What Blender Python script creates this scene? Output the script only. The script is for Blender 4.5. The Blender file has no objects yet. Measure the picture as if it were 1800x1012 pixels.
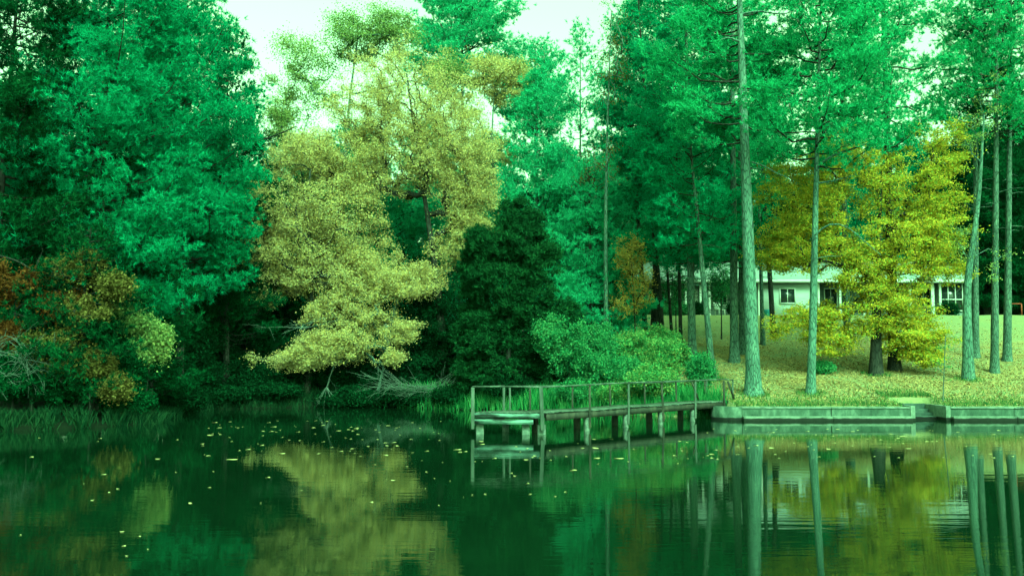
import bpy, math, random
import numpy as np
from mathutils import Vector

R = math.radians
rng = np.random.default_rng(11)
random.seed(11)
sc = bpy.context.scene
COL = sc.collection

# ------------------------------------------------------------------ camera
FPX, CX, HY, CAMZ = 1750.0, 900.0, 631.0, 2.6      # focal length in photo pixels, centre column, horizon row, eye height
PITCH = math.atan((HY - 506) / FPX)
cam_d = bpy.data.cameras.new('camera'); cam = bpy.data.objects.new('camera', cam_d); COL.objects.link(cam)
cam.location = (0, 0, CAMZ); cam.rotation_euler = (math.pi / 2 + PITCH, 0, 0)
cam_d.sensor_width = 36; cam_d.lens = FPX / 1800 * 36; cam_d.clip_end = 1500; cam_d.clip_start = 0.1
sc.camera = cam

# ------------------------------------------------------------------ light
SUN_EL, SUN_AZ = R(44), R(160)          # azimuth clockwise from +Y: veiled sun behind the camera's right shoulder
TINT = (0.39, 1.0, 0.42)
w = bpy.data.worlds.new('World'); sc.world = w; w.use_nodes = True
nt = w.node_tree; nt.nodes.clear()
sky = nt.nodes.new('ShaderNodeTexSky'); sky.sky_type = 'NISHITA'; sky.sun_disc = False
sky.sun_elevation = SUN_EL; sky.sun_rotation = SUN_AZ; sky.air_density = 1.0; sky.dust_density = 3.0
hs = nt.nodes.new('ShaderNodeHueSaturation'); hs.inputs['Saturation'].default_value = 0.12
mul = nt.nodes.new('ShaderNodeMix'); mul.data_type = 'RGBA'; mul.blend_type = 'MULTIPLY'
mul.inputs[0].default_value = 1.0; mul.inputs[7].default_value = TINT + (1,)
bg = nt.nodes.new('ShaderNodeBackground'); bg.inputs[1].default_value = 0.15
out = nt.nodes.new('ShaderNodeOutputWorld')
nt.links.new(sky.outputs[0], hs.inputs['Color']); nt.links.new(hs.outputs[0], mul.inputs[6])
nt.links.new(mul.outputs[2], bg.inputs[0]); nt.links.new(bg.outputs[0], out.inputs[0])
sd = bpy.data.lights.new('sun', 'SUN'); so = bpy.data.objects.new('sun', sd); COL.objects.link(so)
sd.energy = 1.8; sd.angle = R(26); sd.color = (0.46, 1.0, 0.62)
sdir = Vector((math.sin(SUN_AZ) * math.cos(SUN_EL), math.cos(SUN_AZ) * math.cos(SUN_EL), math.sin(SUN_EL)))
so.rotation_euler = (-sdir).to_track_quat('-Z', 'Y').to_euler()
so.location = sdir * 60

vs = sc.view_settings
vs.view_transform = 'Standard'; vs.look = 'None'; vs.gamma = 1; vs.exposure = 1.95
cy = sc.cycles
cy.max_bounces = 5; cy.diffuse_bounces = 3; cy.glossy_bounces = 2; cy.transmission_bounces = 3; cy.transparent_max_bounces = 4
cy.use_adaptive_sampling = True; cy.adaptive_threshold = 0.03; cy.time_limit = 700
cy.use_denoising = True; cy.caustics_reflective = False; cy.caustics_refractive = False
cy.sample_clamp_indirect = 6

# ------------------------------------------------------------------ helpers
_s, _c = math.sin(PITCH), math.cos(PITCH)
def P(x, y, Y):
    """world point seen at photo pixel (x, y) at world depth Y"""
    u = (x - CX) / FPX; v = (506 - y) / FPX
    t = Y / (_c - _s * v)
    return np.array((t * u, Y, CAMZ + t * (_s + _c * v)))

SHORE = [(-60, 33.5), (-30, 34.5), (-22, 35.3), (-18.6, 36.1), (-16.1, 37.6), (-14.6, 40.5), (-15.2, 44), (-16.8, 48.4), (-15.4, 52.0),
         (-10.5, 54.2), (-6.2, 54.2), (-2, 51.1), (1.7, 48.6), (5.2, 46.8), (7.9, 45.2), (9.3, 44.0), (9.6, 42.75)]
WALLX0, REC0, REC1 = 9.6, 17.1, 18.4
POLY = SHORE + [(REC0, 42.75), (REC0, 44.6), (REC1, 44.6), (REC1, 42.75), (60, 42.75), (60, 1.6), (-60, 1.6)]
_PX = np.array(POLY)

def shore_dist(X, Y):
    X = np.asarray(X, float); Y = np.asarray(Y, float)
    d = np.full(X.shape, 1e9); inside = np.zeros(X.shape, bool)
    n = len(_PX)
    for i in range(n):
        ax, ay = _PX[i]; bx, by = _PX[(i + 1) % n]
        ex, ey = bx - ax, by - ay
        t = np.clip(((X - ax) * ex + (Y - ay) * ey) / (ex * ex + ey * ey), 0, 1)
        d = np.minimum(d, np.hypot(X - ax - t * ex, Y - ay - t * ey))
        cond = ((ay > Y) != (by > Y))
        xi = ax + (Y - ay) / np.where(by == ay, 1e-9, by - ay) * ex
        inside ^= cond & (X < xi)
    return np.where(inside, -d, d)

def sstep(a, b, x):
    t = np.clip((x - a) / (b - a), 0, 1); return t * t * (3 - 2 * t)

def ground(X, Y):
    X = np.asarray(X, float); Y = np.asarray(Y, float)
    d = shore_dist(X, Y)
    right = sstep(-2.0, 8.0, X - 0.06 * (Y - 45))
    lawn = 0.55 + np.clip(np.minimum(0.173 * (Y - 43), 5.3), 0, None)
    lawn = lawn + np.clip(Y - 73, 0, 12) * 0.012
    wood = 0.35 + 0.075 * np.clip(Y - 45, 0, 60)
    zl = np.where(Y > 20, lawn * right + wood * (1 - right), 0.75)
    edge = np.where(X > WALLX0 - .2, np.clip(d / 0.2, 0, 1), 1 - np.exp(-np.clip(d, 0, None) / 0.8))
    bump = 0.05 * np.sin(X * 1.3 + Y * .7) * np.sin(Y * 1.1 - X * .4) * np.clip(d / 2, 0, 1)
    return np.where(d > 0, zl * edge + bump, -np.minimum(2.2, 0.5 * -d) - 0.02)

def G(x, y, Y0=38.0, Y1=95.0):
    """ground point under photo pixel"""
    Ys = np.arange(Y0, Y1, 0.1)
    pts = np.array([P(x, y, q) for q in Ys])
    g = ground(pts[:, 0], pts[:, 1])
    k = np.argmax(pts[:, 2] <= g) if (pts[:, 2] <= g).any() else len(Ys) - 1
    return np.array((pts[k, 0], pts[k, 1], float(g[k])))

def on_ground(x, Y):
    X = (x - CX) / FPX * Y
    return np.array((X, Y, float(ground(X, Y))))

def link(o, parent=None):
    COL.objects.link(o)
    if parent is not None: o.parent = parent
    return o

def tag(o, label=None, cat=None, group=None, kind=None):
    if label: o['label'] = label
    if cat: o['category'] = cat
    if group: o['group'] = group
    if kind: o['kind'] = kind
    return o

def empty(name, loc, label=None, cat=None, group=None, rz=0):
    o = bpy.data.objects.new(name, None); o.empty_display_size = .3
    o.location = loc; o.rotation_euler = (0, 0, rz); link(o)
    return tag(o, label, cat, group)

def fmesh(name, V, F, mat, smooth=False):
    """mesh from arrays, all faces with the same corner count"""
    V = np.ascontiguousarray(V, np.float32); F = np.ascontiguousarray(F, np.int32)
    me = bpy.data.meshes.new(name); k = F.shape[1]; m = len(F)
    me.vertices.add(len(V)); me.vertices.foreach_set('co', V.ravel())
    me.loops.add(m * k); me.loops.foreach_set('vertex_index', F.ravel())
    me.polygons.add(m); me.polygons.foreach_set('loop_start', np.arange(0, m * k, k, dtype=np.int32))
    me.polygons.foreach_set('loop_total', np.full(m, k, np.int32))
    if smooth: me.polygons.foreach_set('use_smooth', np.ones(m, bool))
    me.update(calc_edges=True)
    if mat: me.materials.append(mat)
    return me

class MB:
    """collects quads from boxes, bars and tubes into one mesh"""
    def __init__(s): s.v = []; s.f = []; s.n = 0
    def add(s, V, F):
        s.v.append(np.asarray(V, float)); s.f.append(np.asarray(F, int) + s.n); s.n += len(V)
    def box(s, a, b, jit=0.0):
        a = np.array(a, float); b = np.array(b, float)
        V = np.array([[(a, b)[i][0], (a, b)[j][1], (a, b)[k][2]] for i in (0, 1) for j in (0, 1) for k in (0, 1)])
        if jit: V += rng.normal(0, jit, V.shape)
        s.add(V, [[0, 1, 3, 2], [4, 6, 7, 5], [0, 4, 5, 1], [2, 3, 7, 6], [0, 2, 6, 4], [1, 5, 7, 3]])
    def bar(s, p, q, wd, th, up=(0, 0, 1)):
        """rectangular bar from p to q; th along up, wd across"""
        p = np.array(p, float); q = np.array(q, float); d = q - p; d /= np.linalg.norm(d)
        up = np.array(up, float)
        if abs(d @ up) > .95: up = np.array((0, 1, 0.))
        a = np.cross(d, up); a /= np.linalg.norm(a); b = np.cross(a, d)
        V = [e + i * a * wd / 2 + j * b * th / 2 for e in (p, q) for i, j in ((-1, -1), (1, -1), (1, 1), (-1, 1))]
        s.add(V, [[0, 1, 2, 3], [7, 6, 5, 4], [0, 4, 5, 1], [1, 5, 6, 2], [2, 6, 7, 3], [3, 7, 4, 0]])
    def tube(s, pts, rad, n=6, wob=0.0):
        pts = np.asarray(pts, float); m = len(pts); rad = np.broadcast_to(np.asarray(rad, float), (m,))
        tan = np.gradient(pts, axis=0); tan /= np.linalg.norm(tan, axis=1, keepdims=True) + 1e-9
        ref = np.where(np.abs(tan[:, 2:3]) > .9, np.array([[1., 0, 0]]), np.array([[0, 0, 1.]]))
        a = np.cross(tan, ref); a /= np.linalg.norm(a, axis=1, keepdims=True) + 1e-9
        if m > 1:
            for i in range(1, m):
                if a[i] @ a[i - 1] < 0: a[i] = -a[i]
        b = np.cross(tan, a)
        th = np.linspace(0, 2 * math.pi, n, endpoint=False)
        rr = rad[:, None]
        if wob: rr = rr * (1 + rng.normal(0, wob, (m, n)))
        V = pts[:, None] + rr[..., None] * (np.cos(th)[None, :, None] * a[:, None] + np.sin(th)[None, :, None] * b[:, None])
        i = np.arange(m - 1)[:, None] * n; j = np.arange(n)[None]
        j2 = (j + 1) % n
        F = np.stack([i + j, i + j2, i + n + j2, i + n + j], -1).reshape(-1, 4)
        s.add(V.reshape(-1, 3), F)
    def extrude(s, pts2, z0, z1):
        """closed convex-ish polygon as quads needs 4 points"""
        p = [np.array((x, y, z)) for z in (z0, z1) for x, y in pts2]
        s.add(p, [[0, 1, 2, 3], [7, 6, 5, 4], [0, 4, 5, 1], [1, 5, 6, 2], [2, 6, 7, 3], [3, 7, 4, 0]])
    def build(s, name, mat, parent=None, origin=None, smooth=False, bevel=0):
        V = np.concatenate(s.v); F = np.concatenate(s.f)
        if origin is not None: V = V - np.asarray(origin)
        o = bpy.data.objects.new(name, fmesh(name, V, F, mat, smooth)); link(o, parent)
        if bevel:
            bm = o.modifiers.new('bevel', 'BEVEL'); bm.width = bevel; bm.segments = 2; bm.limit_method = 'ANGLE'
        return o

# ------------------------------------------------------------------ materials
def newmat(name):
    m = bpy.data.materials.new(name); m.use_nodes = True; t = m.node_tree; t.nodes.clear()
    o = t.nodes.new('ShaderNodeOutputMaterial')
    return m, t, o

def N(t, kind, **kw):
    n = t.nodes.new('ShaderNode' + kind)
    for k, v in kw.items():
        if k in n.inputs: n.inputs[k].default_value = v
        else: setattr(n, k, v)
    return n

def ramp(t, stops, fac, interp='LINEAR'):
    r = t.nodes.new('ShaderNodeValToRGB'); e = r.color_ramp.elements; r.color_ramp.interpolation = interp
    while len(e) < len(stops): e.new(.5)
    for i, (p, c) in enumerate(stops): e[i].position = p; e[i].color = tuple(c) + (1,)
    t.links.new(fac, r.inputs[0]); return r.outputs[0]

def foliage(name, cols, transl=.35, nscale=.6, spread=.55):
    """leaf material: colour by leaf and by clump"""
    m, t, o = newmat(name)
    g = N(t, 'NewGeometry'); tc = N(t, 'TexCoord'); nz = N(t, 'TexNoise', Scale=nscale, Detail=2.0)
    t.links.new(tc.outputs['Object'], nz.inputs['Vector'])
    mx = t.nodes.new('ShaderNodeMix'); mx.inputs[0].default_value = spread
    t.links.new(nz.outputs[0], mx.inputs[2]); t.links.new(g.outputs['Random Per Island'], mx.inputs[3])
    k = len(cols)
    c = ramp(t, [(.18 + .64 * i / (k - 1), cols[i]) for i in range(k)], mx.outputs[0])
    d = N(t, 'BsdfDiffuse'); tr = N(t, 'BsdfTranslucent'); ms = N(t, 'MixShader'); ms.inputs[0].default_value = transl
    t.links.new(c, d.inputs[0]); t.links.new(c, tr.inputs[0])
    t.links.new(d.outputs[0], ms.inputs[1]); t.links.new(tr.outputs[0], ms.inputs[2]); t.links.new(ms.outputs[0], o.inputs[0])
    return m

def surface(name, cols, scale=4.0, stretch=(1, 1, 1), rough=.85, bump=.3, bdist=.02, detail=6.0, extra=None, coord='Object'):
    m, t, o = newmat(name)
    tc = N(t, 'TexCoord'); mp = N(t, 'Mapping'); mp.inputs['Scale'].default_value = stretch
    nz = N(t, 'TexNoise', Scale=scale, Detail=detail, Roughness=.65)
    t.links.new(tc.outputs[coord], mp.inputs[0]); t.links.new(mp.outputs[0], nz.inputs['Vector'])
    k = len(cols)
    c = ramp(t, [(.28 + .44 * i / max(k - 1, 1), cols[i]) for i in range(k)], nz.outputs[0])
    b = N(t, 'BsdfPrincipled', Roughness=rough); b.inputs['Specular IOR Level'].default_value = .25
    bp = N(t, 'Bump', Strength=bump, Distance=bdist)
    t.links.new(nz.outputs[0], bp.inputs['Height']); t.links.new(bp.outputs[0], b.inputs['Normal'])
    if extra: c = extra(t, c)
    t.links.new(c, b.inputs['Base Color']); t.links.new(b.outputs[0], o.inputs[0])
    return m

def bark(name, cols, scale=3.0):
    """plated bark: stretched cells with dark furrows"""
    m, t, o = newmat(name)
    tc = N(t, 'TexCoord'); mp = N(t, 'Mapping'); mp.inputs['Scale'].default_value = (1, 1, .22)
    t.links.new(tc.outputs['Object'], mp.inputs[0])
    vo = N(t, 'TexVoronoi', Scale=scale * 4); vo.feature = 'DISTANCE_TO_EDGE'
    nz = N(t, 'TexNoise', Scale=scale * 3, Detail=5.0, Roughness=.7)
    n2 = N(t, 'TexNoise', Scale=1.1, Detail=5.0, Roughness=.7)
    t.links.new(tc.outputs['Object'], n2.inputs['Vector'])
    for q in (vo, nz): t.links.new(mp.outputs[0], q.inputs['Vector'])
    c = ramp(t, [(.25, cols[0]), (.5, cols[1]), (.75, cols[2])], nz.outputs[0])
    fr = ramp(t, [(.0, (.30,) * 3), (.16, (1.08,) * 3)], vo.outputs['Distance'])
    pt = ramp(t, [(.3, (.6, .66, .64)), (.5, (.95, .95, .95)), (.72, (1.3, 1.22, 1.15))], n2.outputs[0])
    mu = t.nodes.new('ShaderNodeMix'); mu.data_type = 'RGBA'; mu.blend_type = 'MULTIPLY'; mu.inputs[0].default_value = 1
    mv = t.nodes.new('ShaderNodeMix'); mv.data_type = 'RGBA'; mv.blend_type = 'MULTIPLY'; mv.inputs[0].default_value = 1
    t.links.new(c, mu.inputs[6]); t.links.new(fr, mu.inputs[7]); t.links.new(mu.outputs[2], mv.inputs[6]); t.links.new(pt, mv.inputs[7])
    b = N(t, 'BsdfPrincipled', Roughness=.9); b.inputs['Specular IOR Level'].default_value = .15
    bp = N(t, 'Bump', Strength=.6, Distance=.03)
    t.links.new(vo.outputs['Distance'], bp.inputs['Height']); t.links.new(bp.outputs[0], b.inputs['Normal'])
    t.links.new(mv.outputs[2], b.inputs['Base Color']); t.links.new(b.outputs[0], o.inputs[0])
    return m

M = {}
M['pine_blue'] = foliage('pine_needles_blue', [(.001, .12, .055), (.004, .32, .15), (.010, .46, .25)], .48, .5)
M['pine_green'] = foliage('pine_needles_green', [(.004, .16, .07), (.014, .42, .18), (.04, .56, .27)], .5, .5)
M['pine_skylit'] = foliage('pine_needles_skylit', [(.008, .20, .10), (.02, .46, .24), (.05, .58, .34)], .5, .5)  # mid-bank pines: open sky light put into the needle colour as lighter teal
M['pine_deep'] = foliage('pine_needles_deep', [(.001, .026, .010), (.003, .058, .020), (.006, .11, .036)], .3, .5)
M['maple_pale'] = foliage('maple_leaves_pale', [(.22, .27, .12), (.50, .43, .20), (.66, .47, .15), (.43, .44, .26)], .4, .35)
M['maple_olive'] = foliage('maple_leaves_olive', [(.09, .19, .06), (.21, .31, .11), (.34, .36, .11)], .4, .35)
M['maple_gold'] = foliage('maple_leaves_gold', [(.20, .29, .04), (.54, .41, .05), (.72, .45, .045), (.16, .38, .06), (.55, .44, .045)], .4, .45)
M['amber_bright'] = foliage('leaves_bright_amber', [(.12, .22, .05), (.40, .28, .07), (.60, .34, .09), (.34, .32, .08)], .4, .6)
M['orange'] = foliage('leaves_orange', [(.06, .025, .008), (.14, .05, .014), (.20, .085, .025)], .35, .6)
M['amber'] = foliage('leaves_amber', [(.04, .05, .014), (.14, .11, .03), (.23, .185, .06)], .35, .6)
M['cedar'] = foliage('cedar_sprays', [(.003, .026, .011), (.006, .055, .02), (.014, .10, .032)], .2, .8)
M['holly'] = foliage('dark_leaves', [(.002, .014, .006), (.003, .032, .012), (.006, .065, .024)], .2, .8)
M['bush'] = foliage('bush_leaves', [(.010, .12, .05), (.025, .24, .09), (.10, .33, .13)], .35, .9)
M['vine'] = foliage('vine_leaves', [(.02, .15, .05), (.05, .28, .09), (.13, .32, .10), (.34, .37, .12)], .35, .9)
M['reed'] = foliage('reed_blades', [(.003, .02, .010), (.006, .045, .02), (.02, .07, .03)], .25, .8, .8)
M['grassb'] = foliage('grass_blades', [(.02, .09, .03), (.05, .16, .05), (.18, .22, .07)], .3, .8, .8)
M['bankgrass'] = foliage('bank_grass_blades', [(.006, .12, .035), (.015, .24, .075), (.08, .32, .11)], .35, .8, .8)
M['litter'] = foliage('fallen_leaf', [(.15, .105, .045), (.32, .21, .085), (.46, .33, .14)], .1, .8, .9)
M['floatleaf'] = foliage('floating_leaf', [(.30, .24, .10), (.5, .42, .2), (.6, .5, .25)], .1, .8, .9)
M['bark_pale'] = bark('bark_pale', [(.033, .095, .08), (.078, .165, .135), (.13, .24, .19)])
M['bark_mid'] = bark('bark_mid', [(.03, .07, .06), (.065, .125, .10), (.11, .19, .15)])
M['bark_dark'] = bark('bark_dark', [(.012, .018, .015), (.03, .035, .03), (.06, .06, .05)])
M['twig'] = surface('grey_twig', [(.045, .08, .065), (.11, .16, .13)], 5)
M['wood'] = surface('weathered_wood', [(.016, .028, .022), (.055, .085, .068), (.13, .17, .138)], 3, (1, 1, .3), bump=.4)
M['wood_dark'] = surface('dark_and_shaded_wood', [(.012, .016, .013), (.03, .035, .026), (.07, .065, .045)], 3, (1, 1, .5), bump=.4)  # wood's own dark brown, and the painted shadow tone of the rear piles
M['paint_wood'] = surface('peeling_paint', [(.008, .012, .010), (.02, .035, .03), (.12, .24, .21), (.17, .29, .26)], 2.2, (.35, .35, 2.2), bump=.4)
M['pile'] = surface('concrete_pile', [(.03, .05, .04), (.09, .13, .11), (.20, .25, .21)], 6)
def wet(t, c):
    g = N(t, 'NewGeometry'); sp = N(t, 'SeparateXYZ'); t.links.new(g.outputs['Position'], sp.inputs[0])
    nz = N(t, 'TexNoise', Scale=2.2, Detail=5.0); t.links.new(g.outputs['Position'], nz.inputs['Vector'])
    ma = N(t, 'Math', operation='MULTIPLY_ADD'); ma.inputs[1].default_value = .10
    t.links.new(nz.outputs[0], ma.inputs[0]); t.links.new(sp.outputs[2], ma.inputs[2])
    r = ramp(t, [(.15, (.06, .07, .06)), (.19, (1, 1, 1))], ma.outputs[0])
    mu = t.nodes.new('ShaderNodeMix'); mu.data_type = 'RGBA'; mu.blend_type = 'MULTIPLY'; mu.inputs[0].default_value = 1
    t.links.new(c, mu.inputs[6]); t.links.new(r, mu.inputs[7]); return mu.outputs[2]
M['concrete_dark'] = surface('dark_concrete', [(.012, .03, .024), (.03, .06, .05), (.055, .10, .08)], 2.5, extra=wet)  # darker concrete for the recessed steps and their back wall
M['concrete'] = surface('stained_concrete', [(.008, .028, .019), (.038, .078, .056), (.115, .175, .135)], 2.4, (1.1, 1, .55), extra=wet)
M['concrete_top'] = surface('pale_concrete', [(.04, .072, .053), (.11, .16, .125), (.19, .245, .20)], 3, extra=wet)
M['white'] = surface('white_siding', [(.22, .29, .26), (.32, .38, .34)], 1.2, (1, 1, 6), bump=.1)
M['trim'] = surface('white_trim', [(.36, .42, .38), (.46, .50, .46)], 3, bump=.05)
M['roof'] = surface('grey_shingles', [(.13, .19, .175), (.22, .28, .26)], 6, (1, 6, 6), bump=.2)
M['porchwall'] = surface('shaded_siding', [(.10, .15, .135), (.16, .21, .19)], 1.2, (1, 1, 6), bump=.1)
M['red'] = surface('red_paint', [(.22, .04, .02), (.30, .06, .03)], 5, bump=.1)
M['teal'] = surface('teal_plastic', [(.02, .22, .28), (.03, .28, .34)], 5, rough=.4, bump=.05)
m, t, o = newmat('window_glass')
b = N(t, 'BsdfPrincipled', Roughness=.08); b.inputs['Base Color'].default_value = (.012, .022, .02, 1); t.links.new(b.outputs[0], o.inputs[0]); M['glass'] = m

# water
m, t, o = newmat('pond_water')
tc = N(t, 'TexCoord'); mp = N(t, 'Mapping'); mp.inputs['Scale'].default_value = (.55, 2.6, 1)
n1 = N(t, 'TexNoise', Scale=1.1, Detail=3.0, Roughness=.55); n2 = N(t, 'TexNoise', Scale=.07, Detail=2.0)
t.links.new(tc.outputs['Object'], mp.inputs[0]); t.links.new(mp.outputs[0], n1.inputs['Vector']); t.links.new(tc.outputs['Object'], n2.inputs['Vector'])
st = N(t, 'MapRange'); st.inputs['From Min'].default_value = .38; st.inputs['From Max'].default_value = .66
st.inputs['To Min'].default_value = .10; st.inputs['To Max'].default_value = .34; t.links.new(n2.outputs[0], st.inputs['Value'])
bp = N(t, 'Bump', Distance=.012); t.links.new(n1.outputs[0], bp.inputs['Height']); t.links.new(st.outputs[0], bp.inputs['Strength'])
b = N(t, 'BsdfPrincipled', Roughness=.03, IOR=1.33); b.inputs['Base Color'].default_value = (.002, .014, .006, 1)
t.links.new(bp.outputs[0], b.inputs['Normal']); t.links.new(b.outputs[0], o.inputs[0]); M['water'] = m

# ground: grass on the lawn, leaf mould in the woods
m, t, o = newmat('ground_cover')
tc = N(t, 'TexCoord'); at = N(t, 'Attribute', attribute_name='lawn')
n1 = N(t, 'TexNoise', Scale=.35, Detail=5.0, Roughness=.6); n2 = N(t, 'TexNoise', Scale=5.0, Detail=6.0, Roughness=.75)
for q in (n1, n2): t.links.new(tc.outputs['Object'], q.inputs['Vector'])
gr = ramp(t, [(.3, (.11, .16, .07)), (.7, (.25, .255, .13))], n2.outputs[0])
br = ramp(t, [(.3, (.14, .115, .045)), (.7, (.35, .26, .10))], n2.outputs[0])
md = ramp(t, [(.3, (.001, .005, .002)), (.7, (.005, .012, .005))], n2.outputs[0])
sm = ramp(t, [(.38, (0,) * 3), (.62, (1,) * 3)], n1.outputs[0])
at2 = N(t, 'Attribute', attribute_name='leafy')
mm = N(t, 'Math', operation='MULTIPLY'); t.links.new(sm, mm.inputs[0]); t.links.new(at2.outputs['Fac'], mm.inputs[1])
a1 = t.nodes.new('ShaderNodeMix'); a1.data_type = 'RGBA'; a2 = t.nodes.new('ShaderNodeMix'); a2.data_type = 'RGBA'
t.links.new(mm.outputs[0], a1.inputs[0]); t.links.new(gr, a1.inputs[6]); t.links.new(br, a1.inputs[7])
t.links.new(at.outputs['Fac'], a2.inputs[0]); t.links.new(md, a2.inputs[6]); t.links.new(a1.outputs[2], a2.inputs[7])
b = N(t, 'BsdfPrincipled', Roughness=.95); b.inputs['Specular IOR Level'].default_value = .1
bp = N(t, 'Bump', Strength=.5, Distance=.04); t.links.new(n2.outputs[0], bp.inputs['Height']); t.links.new(bp.outputs[0], b.inputs['Normal'])
t.links.new(a2.outputs[2], b.inputs['Base Color']); t.links.new(b.outputs[0], o.inputs[0]); M['ground'] = m

# ------------------------------------------------------------------ ground and water
gx = np.unique(np.concatenate([np.linspace(-300, -60, 9), np.arange(-60, -24, 2.), np.arange(-24, 30, .4), np.arange(30, 60, 2.), np.linspace(60, 300, 9), [WALLX0, REC0 - .1, REC0, REC1, REC1 + .1]]))
gy = np.unique(np.concatenate([np.linspace(-60, 0, 5), np.arange(0, 34, 1.), np.arange(34, 42, .5), [42.6, 42.75, 42.85, 43.], np.arange(43.25, 58, .4), np.arange(58, 90, 1.), np.linspace(90, 500, 14)]))
XX, YY = np.meshgrid(gx, gy); ZZ = ground(XX, YY)
nx, ny = len(gx), len(gy)
i = np.arange(ny - 1)[:, None] * nx + np.arange(nx - 1)[None]
F = np.stack([i, i + 1, i + nx + 1, i + nx], -1).reshape(-1, 4)
me = fmesh('ground', np.stack([XX, YY, ZZ], -1).reshape(-1, 3), F, M['ground'], True)
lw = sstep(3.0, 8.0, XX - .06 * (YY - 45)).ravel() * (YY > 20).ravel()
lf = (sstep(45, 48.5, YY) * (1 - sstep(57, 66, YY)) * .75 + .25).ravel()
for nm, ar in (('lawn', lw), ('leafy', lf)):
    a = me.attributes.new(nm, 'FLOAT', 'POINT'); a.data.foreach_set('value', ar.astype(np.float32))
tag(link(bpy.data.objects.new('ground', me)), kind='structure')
wb = MB(); wb.add([(-62, 0, 0), (62, 0, 0), (62, 56, 0), (-62, 56, 0)], [[0, 1, 2, 3]])
tag(wb.build('pond_water', M['water']), kind='structure')

# ------------------------------------------------------------------ leaves, needles
def unit(v): return v / (np.linalg.norm(v, axis=-1, keepdims=True) + 1e-9)

def leaves(C, size, up=.5, aspect=.62):
    """diamond leaves with a fold, one quad each"""
    n = len(C); s = size * rng.uniform(.7, 1.3, (n, 1))
    nr = unit(rng.normal(size=(n, 3)) + np.array((0, -.25, up)))
    a = unit(np.cross(nr, rng.normal(size=(n, 3)))); b = np.cross(nr, a)
    V = np.stack([C - a * s * .5, C + b * s * aspect * .5 + nr * s * .12, C + a * s * .5, C - b * s * aspect * .5 + nr * s * .12], 1)
    return V.reshape(-1, 3), np.arange(4 * n).reshape(n, 4)

def tufts(C, D, k, length, width, spread=.75):
    """k needles fan out of every point C around direction D"""
    n = len(C)
    d = unit(D[:, None] + rng.normal(0, spread, (n, k, 3)))
    L = length * rng.uniform(.7, 1.2, (n, k, 1))
    side = unit(np.cross(d, rng.normal(size=(n, k, 3)))) * width * .5
    c = C[:, None] + rng.normal(0, .03, (n, k, 3))
    V = np.stack([c - side, c + side, c + d * L], 2).reshape(-1, 3)
    return V, np.arange(len(V)).reshape(-1, 3)

def blades(B, h, lean, width):
    n = len(B); hh = h * rng.uniform(.55, 1.25, n)
    az = rng.uniform(0, 2 * math.pi, n); l = lean * rng.uniform(.2, 1.2, n)
    tip = B + np.stack([np.cos(az) * l * hh, np.sin(az) * l * hh, hh], 1)
    mid = B + (tip - B) * .55 + np.stack([np.zeros(n), np.zeros(n), hh * .12], 1)
    sa = rng.uniform(0, math.pi, n); sd_ = np.stack([np.cos(sa), np.sin(sa) * .4, np.zeros(n)], 1) * (width * .5)
    V = np.stack([B - sd_, B + sd_, mid + sd_ * .8, tip, mid - sd_ * .8], 1).reshape(-1, 3)
    return V, np.arange(5 * n).reshape(n, 5)

# ------------------------------------------------------------------ trees
def smooth_path(pts, n):
    pts = np.asarray(pts, float); m = len(pts)
    if m == 2: return pts[0] + (pts[1] - pts[0]) * np.linspace(0, 1, n)[:, None]
    d = np.r_[0, np.cumsum(np.linalg.norm(np.diff(pts, axis=0), axis=1))]; u = np.linspace(0, d[-1], n)
    lin = np.stack([np.interp(u, d, pts[:, k]) for k in range(3)], 1)
    for _ in range(2): lin[1:-1] = .25 * lin[:-2] + .5 * lin[1:-1] + .25 * lin[2:]
    return lin

def trunk_tube(mb, path, r0, r1, n=10, flare=.35):
    u = np.linspace(0, 1, len(path))
    rad = r0 + (r1 - r0) * u ** .9 + r0 * flare * np.exp(-u * len(path) * .9)
    mb.tube(path, rad, n, .03)
    return rad

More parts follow.
